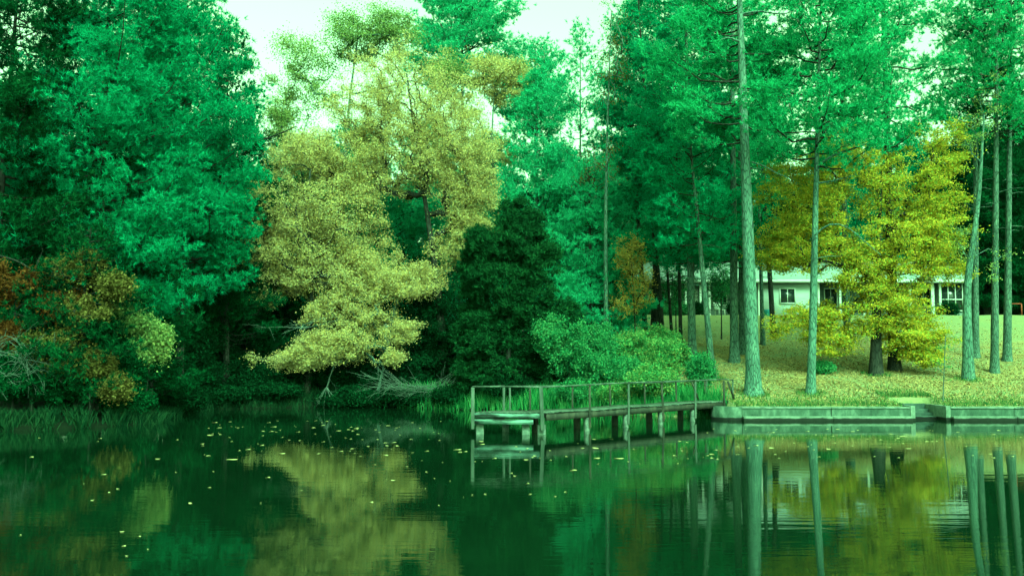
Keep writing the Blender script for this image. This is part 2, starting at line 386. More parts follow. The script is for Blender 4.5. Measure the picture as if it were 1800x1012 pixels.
def broadleaf(name, label, base, path, r0, lobes, nclump, nleaf, size, leafmat, barkmat, clump=.8, group=None, cat='tree', shell=.45, r_tip=.012, lowbranch=.12, flat=.5, fine=0, tuft=0, tier=.75):
    """path: trunk points; lobes: (centre, radii, weight); every clump of leaves hangs on a branch that leads back to the trunk"""
    base = np.asarray(base, float)
    if fine: nclump = int(nclump * 7.2); clump = fine; flat = tier; size *= .85; nleaf *= .34; shell = .42; r_tip *= .6
    root = empty(name, base, label, cat, group)
    path = smooth_path([base - (0, 0, .15)] + list(path), 12)
    mb = MB()
    u = np.linspace(0, 1, 12); trad = r0 + (r0 * .15 - r0) * u ** .9
    W = np.array([l[2] for l in lobes], float); W /= W.sum()
    which = rng.choice(len(lobes), nclump, p=W)
    dirs = unit(rng.normal(size=(nclump, 3))); rr = rng.uniform(0, 1, (nclump, 1)) ** shell
    if fine: rr = rng.uniform(0, 1, (nclump, 1)) ** .45 * 1.1 * rng.uniform(.85, 1.12, (nclump, 1))
    C = np.array([lobes[k][0] for k in which]) + dirs * rr * np.array([lobes[k][1] for k in which])
    C[:, 2] = np.maximum(C[:, 2], base[2] + .3)
    if fine:                                  # ragged gaps: whole sprays of the crown are bare
        ph = rng.uniform(0, 6.28, (5, 1)); kk = rng.normal(0, 1, (5, 3)); kk = kk / np.linalg.norm(kk, axis=1, keepdims=True) * np.array([[1.3], [1.9], [2.6], [3.4], [4.2]])
        nz_ = np.sin(kk @ C.T + ph).sum(0); C = C[nz_ > -.8]; nclump = len(C)
    nodes = [p for p in path]; par = [-1] + list(range(len(path) - 1)); cnt = [0] * len(path)
    k0 = max(1, int(lowbranch * 12))
    order = np.argsort(np.linalg.norm(C - path[len(path) // 2], axis=1))
    chains = []
    arr = np.array(nodes); valid = np.r_[np.zeros(k0), np.ones(len(path) - k0)].astype(bool)
    for ci in order:
        c = C[ci]
        dv = c - arr; dist = np.linalg.norm(dv, axis=1) + np.where(dv[:, 2] < 0, -dv[:, 2] * 1.3, 0) + np.where(valid, 0, 1e6)
        q = int(np.argmin(dist)); p = arr[q]
        L = np.linalg.norm(c - p); ns = 3
        seg = [p + (c - p) * f + rng.normal(0, L * .09, 3) + np.array((0, 0, L * .10 * math.sin(f * math.pi))) for f in (.35, .7)] + [c]
        prev = q; ch = [q]
        for s_ in seg:
            nodes.append(s_); par.append(prev); cnt.append(0); prev = len(nodes) - 1; ch.append(prev)
        cnt[prev] = 1; chains.append(ch)
        arr = np.vstack([arr, seg]); valid = np.r_[valid, np.ones(3, bool)]
    tot = np.array(cnt, float)
    for k in range(len(nodes) - 1, -1, -1):
        if par[k] >= 0: tot[par[k]] += tot[k]
    nrad = r_tip * np.maximum(tot, 1) ** .5
    nrad = np.minimum(nrad, r0 * .6)
    mb.tube(path, np.maximum(trad, .02) + r0 * .3 * np.exp(-u * 14), 10, .03)
    A = np.array(nodes)
    for ch in chains:
        rd = nrad[ch].copy(); rd[0] = min(rd[0], rd[1] * 1.3)
        mb.tube(A[ch], rd, 5 if rd[0] > .04 else 4)
    V = []
    nl = rng.poisson(nleaf * 4.6, nclump)
    idx = np.repeat(np.arange(nclump), nl)
    off = rng.normal(0, .5, (len(idx), 3)) * np.array((1, 1, flat)) * clump * rng.uniform(.6, 1.4, nclump)[idx][:, None] * np.where(rng.uniform(size=(len(idx), 1)) < .12, 1.45, .95)
    CH = np.array(chains)[np.argsort(order)]
    tt = rng.uniform(0, 1, len(idx)) ** .7 * 1.9 + 1.1; k_ = np.minimum(tt.astype(int), 2); fr = (tt - k_)[:, None]
    on = A[CH[idx, k_]] * (1 - fr) + A[CH[idx, k_ + 1]] * fr
    off *= .55 + .45 * (tt / 3)[:, None]
    if tuft:
        out_ = unit(on + off - A[len(path) // 2]); LV, LF = tufts(on + off, unit(out_ * .6 + np.array((0, 0, .6)) + rng.normal(0, .3, on.shape)), tuft, size, size * .2, .6)
    else: LV, LF = leaves(on + off, size * .78)
    mb.build('trunk', barkmat, root, base, True)
    o = bpy.data.objects.new('crown', fmesh('crown', LV - base, LF, leafmat)); link(o, root)
    return root

def pine(name, label, base, top, r0, zc, Rc, needle, barkmat, nbr=46, group=None, prof=None, avoid=0.0, tuftn=12, dens=1.0, nlen=.22, nwid=.040, droop=.0, side=None, bend=None, dead=8, limbs=(), limbmat=None):
    """tall pine: whorls of limbs from height zc up, pads of needles along their outer part"""
    base = np.asarray(base, float); top = np.asarray(top, float)
    root = empty(name, base, label, 'tree', group)
    mid = [bend] if bend is not None else []
    path = smooth_path([base - (0, 0, .2)] + mid + [top], 30)[[0, 1, 2, 3, 5, 7, 9, 11, 14, 17, 20, 23, 26, 29]]
    path[1] = path[0] + (path[1] - path[0]) * .55; path[2] = path[0] + (path[2] - path[0]) * .8
    mb = MB(); lb = MB(); u = (path[:, 2] - path[0, 2]) / (path[-1, 2] - path[0, 2])
    trad = r0 * (1 - .86 * u) ; mb.tube(path, trad + r0 * .6 * np.exp(-u * 55), 12, .035)
    H = top[2] - base[2]
    TC, TD = [], []
    def at(z): return np.array([np.interp(z, path[:, 2], path[:, k]) for k in range(3)])
    az = rng.uniform(0, 6.28)
    nbr = int(nbr * 1.25)
    for b in range(nbr):
        f = (b + rng.uniform(-.4, .4)) / nbr; f = min(max(f, 0), .995)
        z = base[2] + zc + (H - zc) * f
        az += 2.4 + rng.normal(0, .35)
        dx, dy = math.cos(az), math.sin(az)
        if avoid and dy < -avoid: az += math.pi; dx, dy = -dx, -dy
        pr = prof(f) if prof else (1 - f) ** .55 * (.55 + .45 * min(1, f * 5 + .25))
        L = Rc * pr * rng.uniform(.6, 1.15)
        if side is not None: L *= 1 + .45 * (dx * side[0] + dy * side[1])
        if L < .3: L = .3
        p0 = at(z); el = rng.normal(.12 + .45 * f - droop, .13)
        ss = np.linspace(0, 1, 6)
        pts = p0 + np.stack([dx * L * ss, dy * L * ss, L * (math.tan(el) * ss + (.18 - droop * .4) * ss ** 2 - .10 * np.sin(ss * math.pi))], 1)
        pts[1:-1] += rng.normal(0, L * .03, (4, 3))
        rb = min(.014 + .011 * L, r0 * .4)
        lb.tube(pts, np.linspace(rb, .010, 6), 5)
        ends = [(pts[-1], unit(pts[-1] - pts[-2]))]
        nt_ = max(2, int(L * 2.1))
        for k in range(nt_):
            s0 = rng.uniform(.28, .97); p = np.array([np.interp(s0, ss, pts[:, j]) for j in range(3)])
            a2 = az + rng.choice((-1, 1)) * rng.uniform(.5, 1.2); l2 = L * rng.uniform(.16, .36) * (1.15 - .5 * s0) + .15
            q = p + np.array((math.cos(a2), math.sin(a2), rng.uniform(.0, .45) - droop * .5)) * l2
            lb.tube(np.stack([p, (p + q) / 2 - (0, 0, .04), q]), [.012, .010, .007], 3)
            ends.append((q, unit(q - p))); 
            if l2 > .5: ends.append(((p + q) / 2, unit(q - p)))
        for e, d in ends:
            n = rng.poisson(11 * dens)
            if n == 0: continue
            c = e + rng.normal(0, 1, (n, 3)) * np.array((.32, .32, .17))
            TC.append(c); TD.append(unit(d * .5 + np.array((0, 0, .5)) + rng.normal(0, .4, (n, 3))))
    for k in range(dead):                     # short bare stubs below the crown
        z = base[2] + zc * rng.uniform(.55, 1.02); a2 = rng.uniform(0, 6.28); L = rng.uniform(.4, 1.6)
        p0 = at(z); q = p0 + np.array((math.cos(a2) * L, math.sin(a2) * L, rng.uniform(-.25, .25) * L))
        mb.tube(np.stack([p0, (p0 + q) / 2 + (0, 0, .08), q]), [.025, .017, .008], 4)
    for pts, rl in limbs:
        l1 = MB(); l1.tube(smooth_path(pts, 9), np.linspace(rl, rl * .3, 9), 6); l1.build('limb', barkmat, root, base, True)
    mb.build('trunk', barkmat, root, base, True)
    lb.build('branchwork', limbmat or M['bark_dark'], root, base, True)
    C = np.concatenate(TC); D = np.concatenate(TD)
    V, F = tufts(C, D, tuftn, nlen, nwid)
    o = bpy.data.objects.new('crown', fmesh('crown', V - base, F, needle)); link(o, root)
    return root

def lobe(x, y, rx, ry, Y, wgt=1.0, dr=None):
    s = Y / FPX
    return (P(x, y, Y), np.array((rx * s, dr if dr else (rx + ry) * .5 * s, ry * s)), wgt)

def copy_tree(root, loc, rz, scale, label=None, group=None):
    r = root.copy(); COL.objects.link(r); r.location = loc; r.rotation_euler = (0, 0, rz); r.scale = (scale,) * 3
    if label: r['label'] = label
    if group: r['group'] = group
    for ch in list(root.children):
        c = ch.copy(); COL.objects.link(c); c.parent = r
    return r

def shrub(name, label, x, y, rx, ry, Y, n, leafmat, size=.13, group=None, nleaf=55, clump=.45, cat='shrub', barkm=None, base=None, shell=.5, extra=()):
    b = on_ground(x, Y) if base is None else base
    c = P(x, y, Y)
    lobes = [lobe(x, y, rx, ry, Y)] + [lobe(*e, Y) for e in extra]
    path = [b + (c - b) * .4 + rng.normal(0, .1, 3), c + rng.normal(0, .1, 3)]
    return broadleaf(name, label, b, path, .06, lobes, int(n * 2.2), nleaf * .5, size, leafmat, barkm or M['bark_dark'], clump * .62, group, cat, shell=shell, r_tip=.005, lowbranch=.1, flat=.95)

exec_order = 'trees'
# ---- right bank: the pines on the lawn
def px_pine(name, label, bx, by, wpx, tx, ty, zc_y, Rc, needle, barkm, Y=None, group=None, H=None, **kw):
    base = G(bx, by) if Y is None else on_ground(bx, Y)
    Yb = base[1]
    p = P(tx, ty, Yb); d = p - base
    if H: p = base + d * (H / d[2])
    zc = P(bx, zc_y, Yb)[2] - base[2]
    return pine(name, label, base, p, wpx * Yb / FPX / 2, zc, Rc, needle, barkm, group=group, **kw)

LB1 = [([P(1322, 285, 45.4), P(1345, 292, 45), P(1365, 305, 44.8), P(1385, 312, 44.7)], .05), ([P(1303, 75, 45.4), P(1280, 65, 45), P(1262, 72, 44.6)], .06), ([P(1305, 25, 45.4), P(1335, 18, 45), P(1375, 28, 44.6), P(1395, 20, 44.4)], .06)]
LB2 = [([P(1437, 292, 45.3), P(1462, 272, 45), P(1500, 262, 44.6), P(1552, 242, 44)], .07), ([P(1437, 322, 45.3), P(1465, 318, 45), P(1500, 308, 44.6)], .045),
       ([P(1431, 415, 45.3), P(1455, 388, 45), P(1490, 395, 44.6), P(1520, 425, 44.3), P(1548, 448, 44.1)], .045)]
LAWN = 'pines standing on the leaf covered lawn'
px_pine('pine_tree', 'thickest pale pine trunk on the bank, nearest the shore end of the dock', 1325, 693, 27, 1300, 0, 250, 4.6, M['pine_green'], M['bark_pale'], group=LAWN, H=25, nbr=44, avoid=.35, dens=1.1, dead=8, limbs=LB1)
px_pine('pine_tree', 'slender pale trunk rising straight behind the seawall, right of the thickest pine', 1425, 692, 16, 1438, 190, 290, 4.6, M['pine_green'], M['bark_pale'], group=LAWN, H=20, nbr=44, dens=1., dead=3, limbs=LB2)
px_pine('pine_tree', 'grey pine trunk nearer half of the touching pair left of the thickest trunk', 1291, 636, 16, 1287, 100, 470, 3.2, M['pine_green'], M['bark_mid'], group=LAWN, H=25, nbr=46, dens=.8, avoid=.3, droop=.1)
px_pine('pine_tree', 'grey pine trunk farther half of the touching pair left of the thickest trunk', 1305, 622, 13, 1300, 100, 300, 3.4, M['pine_green'], M['bark_mid'], group=LAWN, H=25, nbr=34, dens=.7)
px_pine('pine_tree', 'leaning thin grey pine trunk just behind the shore end of the dock', 1254, 667, 13, 1226, 380, 430, 2.6, M['pine_blue'], M['bark_mid'], group=LAWN, H=14, nbr=30, dens=.8)
px_pine('pine_tree', 'upright grey pine behind the weedy bank with dense boughs down to house roof', 1217, 632, 15, 1207, 100, 470, 4.2, M['pine_blue'], M['bark_mid'], group=LAWN, H=25, nbr=64, droop=.12)
px_pine('pine_tree', 'dark thin pine trunk in front of the left half of the house roof', 1164, 600, 12, 1150, 400, 370, 3.6, M['pine_blue'], M['bark_dark'], group=LAWN, H=22, nbr=46, avoid=.2)
px_pine('pine_tree', 'dark thin pine trunk beside the little orange leaved tree', 1135, 592, 10, 1118, 330, 360, 3.4, M['pine_blue'], M['bark_dark'], group=LAWN, H=20, nbr=44, avoid=.2)
px_pine('pine_tree', 'very thin dark pine pole between two bigger dark trunks before the house', 1182, 600, 6, 1168, 400, 450, 2.0, M['pine_blue'], M['bark_dark'], group=LAWN, H=14, nbr=26)
px_pine('pine_tree', 'thin dark pole trunk just left of the upright grey pine', 1197, 606, 7, 1190, 300, 430, 2.2, M['pine_blue'], M['bark_dark'], group=LAWN, H=18, nbr=30, dens=.8)
px_pine('pine_tree', 'thin dim pole trunk close behind the right side of the thickest pine', 1341, 606, 8, 1333, 300, 400, 2.4, M['pine_green'], M['bark_mid'], group=LAWN, H=19, nbr=30, dens=.8, droop=.1)
px_pine('pine_tree', 'dark pine trunk in front of the white house wall beside its window', 1360, 588, 10, 1348, 400, 330, 3.0, M['pine_green'], M['bark_dark'], group=LAWN, H=22, nbr=34, dens=.8)
px_pine('pine_tree', 'grey pine trunk standing behind the left skirts of the golden maple', 1490, 612, 13, 1478, 100, 250, 3.6, M['pine_green'], M['bark_mid'], group=LAWN, H=24, nbr=36, dens=.7)
px_pine('pine_tree', 'stout dark pine trunk directly behind the golden maple trunk', 1573, 650, 20, 1556, 130, 260, 4.2, M['pine_green'], M['bark_dark'], group=LAWN, H=25, nbr=40, dens=.8)
px_pine('pine_tree', 'tall straight pine second from the right edge of the lawn', 1748, 655, 14, 1752, 100, 240, 3.6, M['pine_green'], M['bark_mid'], group=LAWN, H=24, nbr=38, dens=.8)
px_pine('pine_tree', 'tall straight pine closest to the right edge of the lawn', 1770, 634, 14, 1776, 100, 250, 3.6, M['pine_deep'], M['bark_mid'], group=LAWN, H=24, nbr=38, dens=.9)
px_pine('pine_tree', 'grey pine trunk tucked right behind the pale forked tree', 1714, 628, 13, 1716, 100, 200, 3.2, M['pine_green'], M['bark_mid'], group=LAWN, H=24, nbr=32, dens=.8)

# golden maple
b = G(1540, 659)
gY = b[1]
broadleaf('maple_tree', 'golden leaved maple with dark stout trunk spreading low over the lawn', b, [P(1540, 560, gY), P(1545, 420, gY), P(1550, 300, gY)], 11 * gY / FPX,
          [lobe(1420, 340, 100, 80, gY, 1.6), lobe(1500, 480, 55, 35, gY, .4), lobe(1480, 270, 60, 40, gY, .4), lobe(1375, 440, 45, 35, gY, .4), lobe(1645, 470, 50, 50, gY, .5), lobe(1590, 580, 60, 35, gY, .4), lobe(1440, 560, 60, 30, gY, .35), lobe(1560, 330, 100, 80, gY, 1.2), lobe(1650, 270, 55, 70, gY, .6), lobe(1400, 430, 75, 55, gY, .8), lobe(1530, 440, 120, 70, gY, 1.5), lobe(1645, 390, 65, 65, gY, .9),
           lobe(1560, 530, 110, 45, gY, .8), lobe(1460, 565, 75, 35, gY, .6), lobe(1610, 590, 75, 38, gY, .6), lobe(1455, 605, 50, 22, gY, .3), lobe(1385, 570, 45, 28, gY, .3), lobe(1620, 625, 45, 20, gY, .25)], 380, 60, .15, M['maple_gold'], M['bark_dark'], .6, fine=.46, tier=.42)
# pale forked tree at the right
b = G(1702, 667); fY = b[1]
broadleaf('forked_tree', 'pale smooth forked trunk with bare crooked limbs at the right of the lawn', b, [P(1700, 560, fY), P(1697, 480, fY), P(1712, 430, fY), P(1722, 330, fY), P(1730, 200, fY)], 9.5 * fY / FPX,
          [lobe(1720, 200, 45, 90, fY), lobe(1690, 420, 30, 60, fY, .5), lobe(1745, 470, 40, 40, fY, .3)], 34, 12, .13, M['maple_olive'], M['bark_pale'], .5, lowbranch=.45)
b = G(1657, 706)
broadleaf('sapling', 'thin pale leafless sapling rising behind the right seawall', b, [P(1660, 640, b[1]), P(1662, 590, b[1])], .03, [lobe(1660, 640, 14, 40, b[1])], 14, 3, .1, M['vine'], M['twig'], .3, r_tip=.006, lowbranch=.3)
shrub('shrub', 'small round grey green shrub beside the slender pale trunk', 1447, 648, 17, 12, G(1447, 657)[1], 26, M['bush'], .12)

# ---- the wooded bank in the middle
mY = 56.0
b = on_ground(785, mY)
broadleaf('maple_tree', 'largest pale yellow maple over the cove, dark leaning trunk showing', b, [P(770, 500, mY), P(748, 360, mY), P(730, 240, mY), P(715, 130, mY)], .27,
          [lobe(705, 190, 128, 112, mY, 2.2), lobe(820, 290, 50, 60, mY, .5), lobe(600, 290, 70, 60, mY, .6), lobe(790, 440, 40, 40, mY, .2), lobe(830, 400, 40, 30, mY, .3), lobe(650, 220, 80, 60, mY, .6), lobe(790, 260, 70, 75, mY, .9), lobe(825, 350, 45, 50, mY, .4), lobe(845, 410, 30, 28, mY, .2), lobe(710, 290, 130, 60, mY, 1.1), lobe(820, 320, 55, 50, mY, .6)], 430, 46, .135, M['maple_pale'], M['bark_dark'], .7, lowbranch=.35, fine=.42)
b = on_ground(540, mY - 1)
broadleaf('maple_tree', 'pale yellow maple leaning out left beside the dark pines', b, [P(550, 560, mY - 1), P(545, 430, mY - 1), P(530, 300, mY - 1)], .2,
          [lobe(505, 370, 98, 118, mY - 1, 2.0), lobe(540, 270, 60, 45, mY - 1, .6), lobe(610, 320, 60, 50, mY - 1, .6), lobe(590, 390, 95, 75, mY - 1, 1.2), lobe(640, 460, 60, 35, mY - 1, .5), lobe(740, 490, 50, 35, mY - 1, .35), lobe(450, 370, 58, 80, mY - 1, 1.1), lobe(440, 460, 30, 30, mY - 1, .3), lobe(500, 500, 55, 40, mY - 1, .6), lobe(560, 460, 105, 55, mY - 1, 1.0), lobe(670, 470, 80, 45, mY - 1, .8)], 390, 46, .135, M['maple_pale'], M['bark_dark'], .7, lowbranch=.3, fine=.42)
b = on_ground(660, mY - 1.6)
broadleaf('maple_tree', 'low drooping maple with flat pale leafy sprays just above the dark water', b, [P(680, 620, mY - 2), P(690, 560, mY - 2)], .1,
          [lobe(510, 630, 68, 20, mY - 2.4, 1., 1.2), lobe(560, 540, 60, 30, mY - 1.8, .6, 1.2), lobe(640, 510, 60, 26, mY - 1.8, .6, 1.2), lobe(610, 610, 70, 30, mY - 2.4, 1.2, 1.2), lobe(560, 600, 50, 18, mY - 2.2, .5, 1.), lobe(690, 580, 50, 26, mY - 2, .6, 1.), lobe(715, 500, 50, 24, mY - 2, .4, 1.), lobe(640, 560, 60, 25, mY - 2, .5, 1.), lobe(690, 628, 20, 12, mY - 2.4, .25, .6)], 185, 44, .135, M['maple_pale'], M['bark_mid'], .5, lowbranch=.3, flat=.6, fine=.34)
b = on_ground(600, 63)
broadleaf('hardwood_tree', 'tall thin leaved olive hardwood with fine limbs against the sky', b, [P(600, 400, 63), P(610, 200, 63), P(630, 60, 63)], .24,
          [lobe(540, 130, 75, 75, 63, 1.0), lobe(640, 60, 75, 55, 63, 1.0), lobe(700, 60, 50, 50, 63, .6), lobe(500, 210, 45, 60, 63, .5), lobe(780, 130, 40, 40, 63, .3)], 210, 42, .15, M['maple_olive'], M['bark_mid'], .9, lowbranch=.4)
b = on_ground(880, 62)
broadleaf('hardwood_tree', 'sparse yellow hardwood top to the right of the largest yellow maple', b, [P(875, 400, 62), P(862, 240, 62), P(870, 150, 62)], .18,
          [lobe(870, 140, 60, 45, 62, 1.0), lobe(830, 200, 40, 50, 62, .5), lobe(905, 130, 30, 25, 62, .3), lobe(860, 260, 60, 60, 62, .5)], 105, 42, .15, M['maple_pale'], M['bark_mid'], .8, lowbranch=.5)
b = on_ground(1066, 54.5)
broadleaf('hardwood_tree', 'nearly leafless pale straight hardwood between the pines, few yellow leaves left', b, [P(1064, 400, 54.5), P(1068, 200, 54.5), P(1075, 20, 54.5)], .15,
          [lobe(1070, 100, 35, 130, 54.5, 1.0), lobe(1060, 280, 45, 80, 54.5, .5)], 60, 7, .13, M['amber'], M['bark_pale'], .7, lowbranch=.4)

MID = 'pines rising behind the maples on the far bank'
def pyr(f): return (1 - f) ** .8 * (.5 + .5 * min(1, f * 4 + .2))
px_pine('pine_tree', 'tallest bright green rounded pine top above the yellow maples', 815, 0, 14, 812, -10, 150, 5.2, M['pine_skylit'], M['bark_mid'], Y=70, group=MID, nbr=58, dead=0)
px_pine('pine_tree', 'second bright pine top lower right of the tallest rounded one', 945, 0, 12, 940, 85, 230, 3.6, M['pine_skylit'], M['bark_mid'], Y=71, group=MID, nbr=40, dead=0)
px_pine('pine_tree', 'bluish cone shaped pine between the yellow maples and the skinny young pine', 940, 0, 11, 945, 130, 560, 4.0, M['pine_skylit'], M['bark_mid'], Y=60, group=MID, nbr=84, prof=pyr, nlen=.28, dead=0)
px_pine('pine_tree', 'skinny young pine with upright tufted tip standing against open sky', 1020, 0, 7, 1020, 45, 420, 2.1, M['pine_skylit'], M['bark_mid'], Y=59, group=MID, nbr=40, dens=.55, prof=lambda f: (1 - f) ** .6 * .9, dead=0)
px_pine('pine_tree', 'full green pine filling the gap right of the dark cedar', 1040, 0, 11, 1035, 290, 640, 4.2, M['pine_skylit'], M['bark_dark'], Y=57, group=MID, nbr=70, dead=0)
px_pine('pine_tree', 'shaded green pine glimpsed through the middle of the yellow maples', 660, 0, 12, 660, 290, 640, 4.6, M['pine_skylit'], M['bark_dark'], Y=62, group=MID, nbr=70, dead=0)
px_pine('pine_tree', 'shaded green pine behind the leaning dark maple trunk', 800, 0, 12, 800, 300, 640, 4.4, M['pine_skylit'], M['bark_dark'], Y=63, group=MID, nbr=66, dead=0)
px_pine('pine_tree', 'broad pine with high boughs just right of the open sky gap', 1150, 0, 13, 1160, -60, 300, 4.4, M['pine_skylit'], M['bark_dark'], Y=64, group=MID, nbr=64, dead=2)

for lab, x, y, rx, ry, Y in (('thin green understory tree before the left part of the house', 1188, 500, 40, 45, 64), ('thin green understory tree between the leaning pine and the trunk pair', 1268, 500, 26, 40, 62)):
    b = on_ground(x, Y)
    broadleaf('young_tree', lab, b, [P(x, y + 30, Y), P(x + 4, y - 20, Y)], .05, [lobe(x, y, rx, ry, Y)], 70, 9, .15, M['bush'], M['bark_dark'], .5, 'understory trees before the house', lowbranch=.3)
# little orange tree, cedar, bushes
b = on_ground(1118, 54)
broadleaf('maple_tree', 'little orange and yellow leaved tree left of the house', b, [P(1115, 540, 54), P(1110, 450, 54)], .06, [lobe(1106, 450, 26, 38, 54), lobe(1122, 500, 34, 36, 54, 1.), lobe(1100, 540, 28, 22, 54, .4)], 36, 20, .13, M['amber_bright'], M['bark_dark'], .55, fine=.3)
cY = 51.2; b = on_ground(893, cY)
def cedar(label, base, px, lobes, Y, n):
    broadleaf('cedar_tree', label, base, [P(x, y, Y) for x, y in px], .17, [lobe(*l, Y) for l in lobes], n, 7, .21, M['cedar'], M['bark_dark'], .34, flat=.7, tuft=8, shell=.5, r_tip=.006, lowbranch=.12)
cedar('broad dark green cedar by the water behind the dock, ragged rounded top', b, [(893, 600), (897, 480), (903, 365)],
      [(902, 385, 34, 34), (880, 430, 48, 40), (925, 440, 42, 45), (862, 490, 48, 45), (935, 500, 50, 45), (895, 530, 70, 50), (850, 580, 48, 50), (945, 580, 52, 50), (890, 625, 85, 50), (960, 650, 40, 30), (845, 660, 45, 30), (957, 445, 26, 20), (843, 425, 20, 22), (990, 555, 24, 26), (930, 392, 26, 22)], cY, 950)
b2 = on_ground(838, 52.6)
cedar('smaller dark cedar pressed against the left side of the broad cedar', b2, [(838, 600), (838, 500), (836, 440)], [(837, 460, 24, 35), (835, 520, 30, 40), (832, 590, 34, 45), (828, 650, 36, 40)], 52.6, 260)
BANK = 'weedy shrubs on the bank behind the dock'
shrub('shrub', 'light green leafy bush right of the dark cedar, tallest on the bank', 1005, 612, 58, 55, 49.6, 120, M['bush'], .13, BANK, extra=[(965, 590, 25, 35), (1040, 640, 40, 35)])
shrub('shrub', 'bright green bush behind the middle of the dock railing', 1085, 655, 45, 30, 48.6, 70, M['bush'], .12, BANK)
shrub('shrub', 'yellowish tangle of vines on the bank below the dark trunks', 1110, 615, 45, 28, 51, 70, M['vine'], .12, BANK)
shrub('shrub', 'yellow green weeds beside the upright grey pine base', 1170, 628, 45, 32, 49.8, 80, M['vine'], .12, BANK)
shrub('shrub', 'bright green vine clump at the foot of the leaning thin pine', 1232, 650, 24, 28, 46.9, 42, M['bush'], .12, BANK)
shrub('shrub', 'low yellow green shrub behind the dock near its shore end', 1150, 668, 50, 24, 46.6, 60, M['vine'], .12, BANK)
shrub('shrub', 'loose green weeds low behind the railing, under the light green bush', 1020, 688, 48, 20, 48.4, 60, M['bush'], .11, BANK)
shrub('shrub', 'loose yellow green weeds low behind the middle railing posts', 1090, 690, 40, 16, 47.4, 46, M['vine'], .11, BANK)
shrub('shrub', 'tall loose weeds rising between light green bush and vine tangle', 1062, 610, 24, 40, 50.2, 50, M['bush'], .11, BANK)
shrub('shrub', 'loose sprawling weeds by the dark trunk feet on the bank', 1150, 600, 50, 24, 52.5, 60, M['vine'], .11, BANK)
shrub('shrub', 'dark green shrub low in front of the bigger cedar', 900, 680, 40, 22, 50.2, 40, M['holly'], .12, BANK)

# ---- cove undergrowth: dark shrubs
DARK = 'dark evergreen shrubs crowding the cove'
for (x, y, rx, ry, Y, lab) in [
    (335, 640, 55, 75, 51.8, 'dark evergreen shrub leftmost in the cove beside the reedy point'),
    (400, 600, 70, 100, 55.5, 'tall dark evergreen shrub in the cove under the pines'),
    (450, 670, 60, 45, 54.8, 'dark evergreen shrub under the left tip of the drooping maple sprays'),
    (540, 670, 70, 42, 56.2, 'dark evergreen shrub behind the hanging pale bare branch'),
    (640, 670, 70, 42, 56.4, 'dark evergreen shrub under the right end of the drooping maple sprays'),
    (730, 650, 65, 60, 56.2, 'dark evergreen shrub behind the pale bare brush'),
    (790, 600, 60, 90, 56.5, 'tall dark evergreen shrub between brush and the dark cedars'),
    (40, 640, 70, 50, 46.5, 'dark evergreen shrub deep in the shade behind the rusty tree'), (150, 650, 70, 45, 46.5, 'dark evergreen shrub deep in the shade behind the amber shrub'),
    (250, 650, 60, 50, 47.5, 'dark evergreen shrub deep in the shade behind the olive leaved tree'), (-60, 650, 70, 50, 44, 'dark evergreen shrub deep in the shade beyond the far left brush'),
    (320, 700, 40, 22, 48.8, 'low dark shrub overhanging the water at the back of the reedy point'),
    (385, 702, 50, 20, 52.6, 'low dark shrub overhanging the water left of the hanging bare branch, under the dark pines'),
    (470, 704, 55, 18, 53.8, 'low dark shrub overhanging the water just left of the hanging bare branch'),
    (620, 703, 60, 18, 54.2, 'low dark shrub overhanging the water between hanging branch and bare brush'),
    (720, 704, 60, 18, 54.0, 'low dark shrub overhanging the water below the pale bare brush'),
    (800, 706, 40, 18, 52.4, 'low dark shrub overhanging the water beside the dock end'),
    (470, 540, 60, 70, 60, 'tall dark evergreen bush deep behind the leaning maple'),
    (600, 560, 80, 70, 60, 'broad dark evergreen bush deep behind the maple sprays'),
    (720, 520, 70, 80, 60, 'broad dark evergreen bush deep behind the leaning dark trunk')]:
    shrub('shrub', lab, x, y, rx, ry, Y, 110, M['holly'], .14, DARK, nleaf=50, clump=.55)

# ---- left bank: the big pines
LEFT = 'big pines crowding the left bank'
def full(f): return (1 - f) ** .5 * (.72 + .28 * min(1, f * 4))
px_pine('pine_tree', 'big pine of the left bank whose dark trunk shows near its top', 318, 0, 17, 328, -60, 520, 4.6, M['pine_blue'], M['bark_dark'], Y=49, group=LEFT, nbr=96, prof=full, dead=4, dens=1.1)
px_pine('pine_tree', 'broad pine filling the middle of the left bank, boughs hanging low', 170, 0, 18, 195, -90, 580, 5.6, M['pine_blue'], M['bark_dark'], Y=44.5, group=LEFT, nbr=104, prof=full, droop=.10, dead=4, dens=1.1, side=(.4, -.4))
px_pine('pine_tree', 'dark pine at the far left edge leaning over the water', -25, 0, 18, 40, -120, 480, 5.2, M['pine_deep'], M['bark_dark'], Y=42, group=LEFT, nbr=84, prof=full, droop=.08, dead=6)
px_pine('pine_tree', 'taller pine behind the left bank pines with sky showing through its top', 245, 0, 14, 255, -120, 300, 4.8, M['pine_blue'], M['bark_dark'], Y=57, group=LEFT, nbr=60, dens=.8, dead=0)
px_pine('pine_tree', 'smaller dark pine right of the big left pines with one long bough outstretched', 400, 0, 12, 400, 60, 600, 3.3, M['pine_deep'], M['bark_dark'], Y=54.2, group=LEFT, nbr=72, prof=full, dead=2, limbs=[([P(400, 270, 51.3), P(430, 252, 50.8), P(465, 246, 50.4), P(500, 232, 50), P(522, 222, 50)], .07)])
px_pine('pine_tree', 'dark pine behind the outstretched bough beside the pale maple', 440, 0, 12, 425, 280, 640, 3.2, M['pine_deep'], M['bark_dark'], Y=57, group=LEFT, nbr=54, dead=0)
px_pine('pine_tree', 'low dark pine on the left bank among the rusty leaves', 60, 0, 9, 80, 320, 690, 3.4, M['pine_deep'], M['bark_dark'], Y=43.5, group=LEFT, nbr=60, prof=full, droop=.1, dead=0)

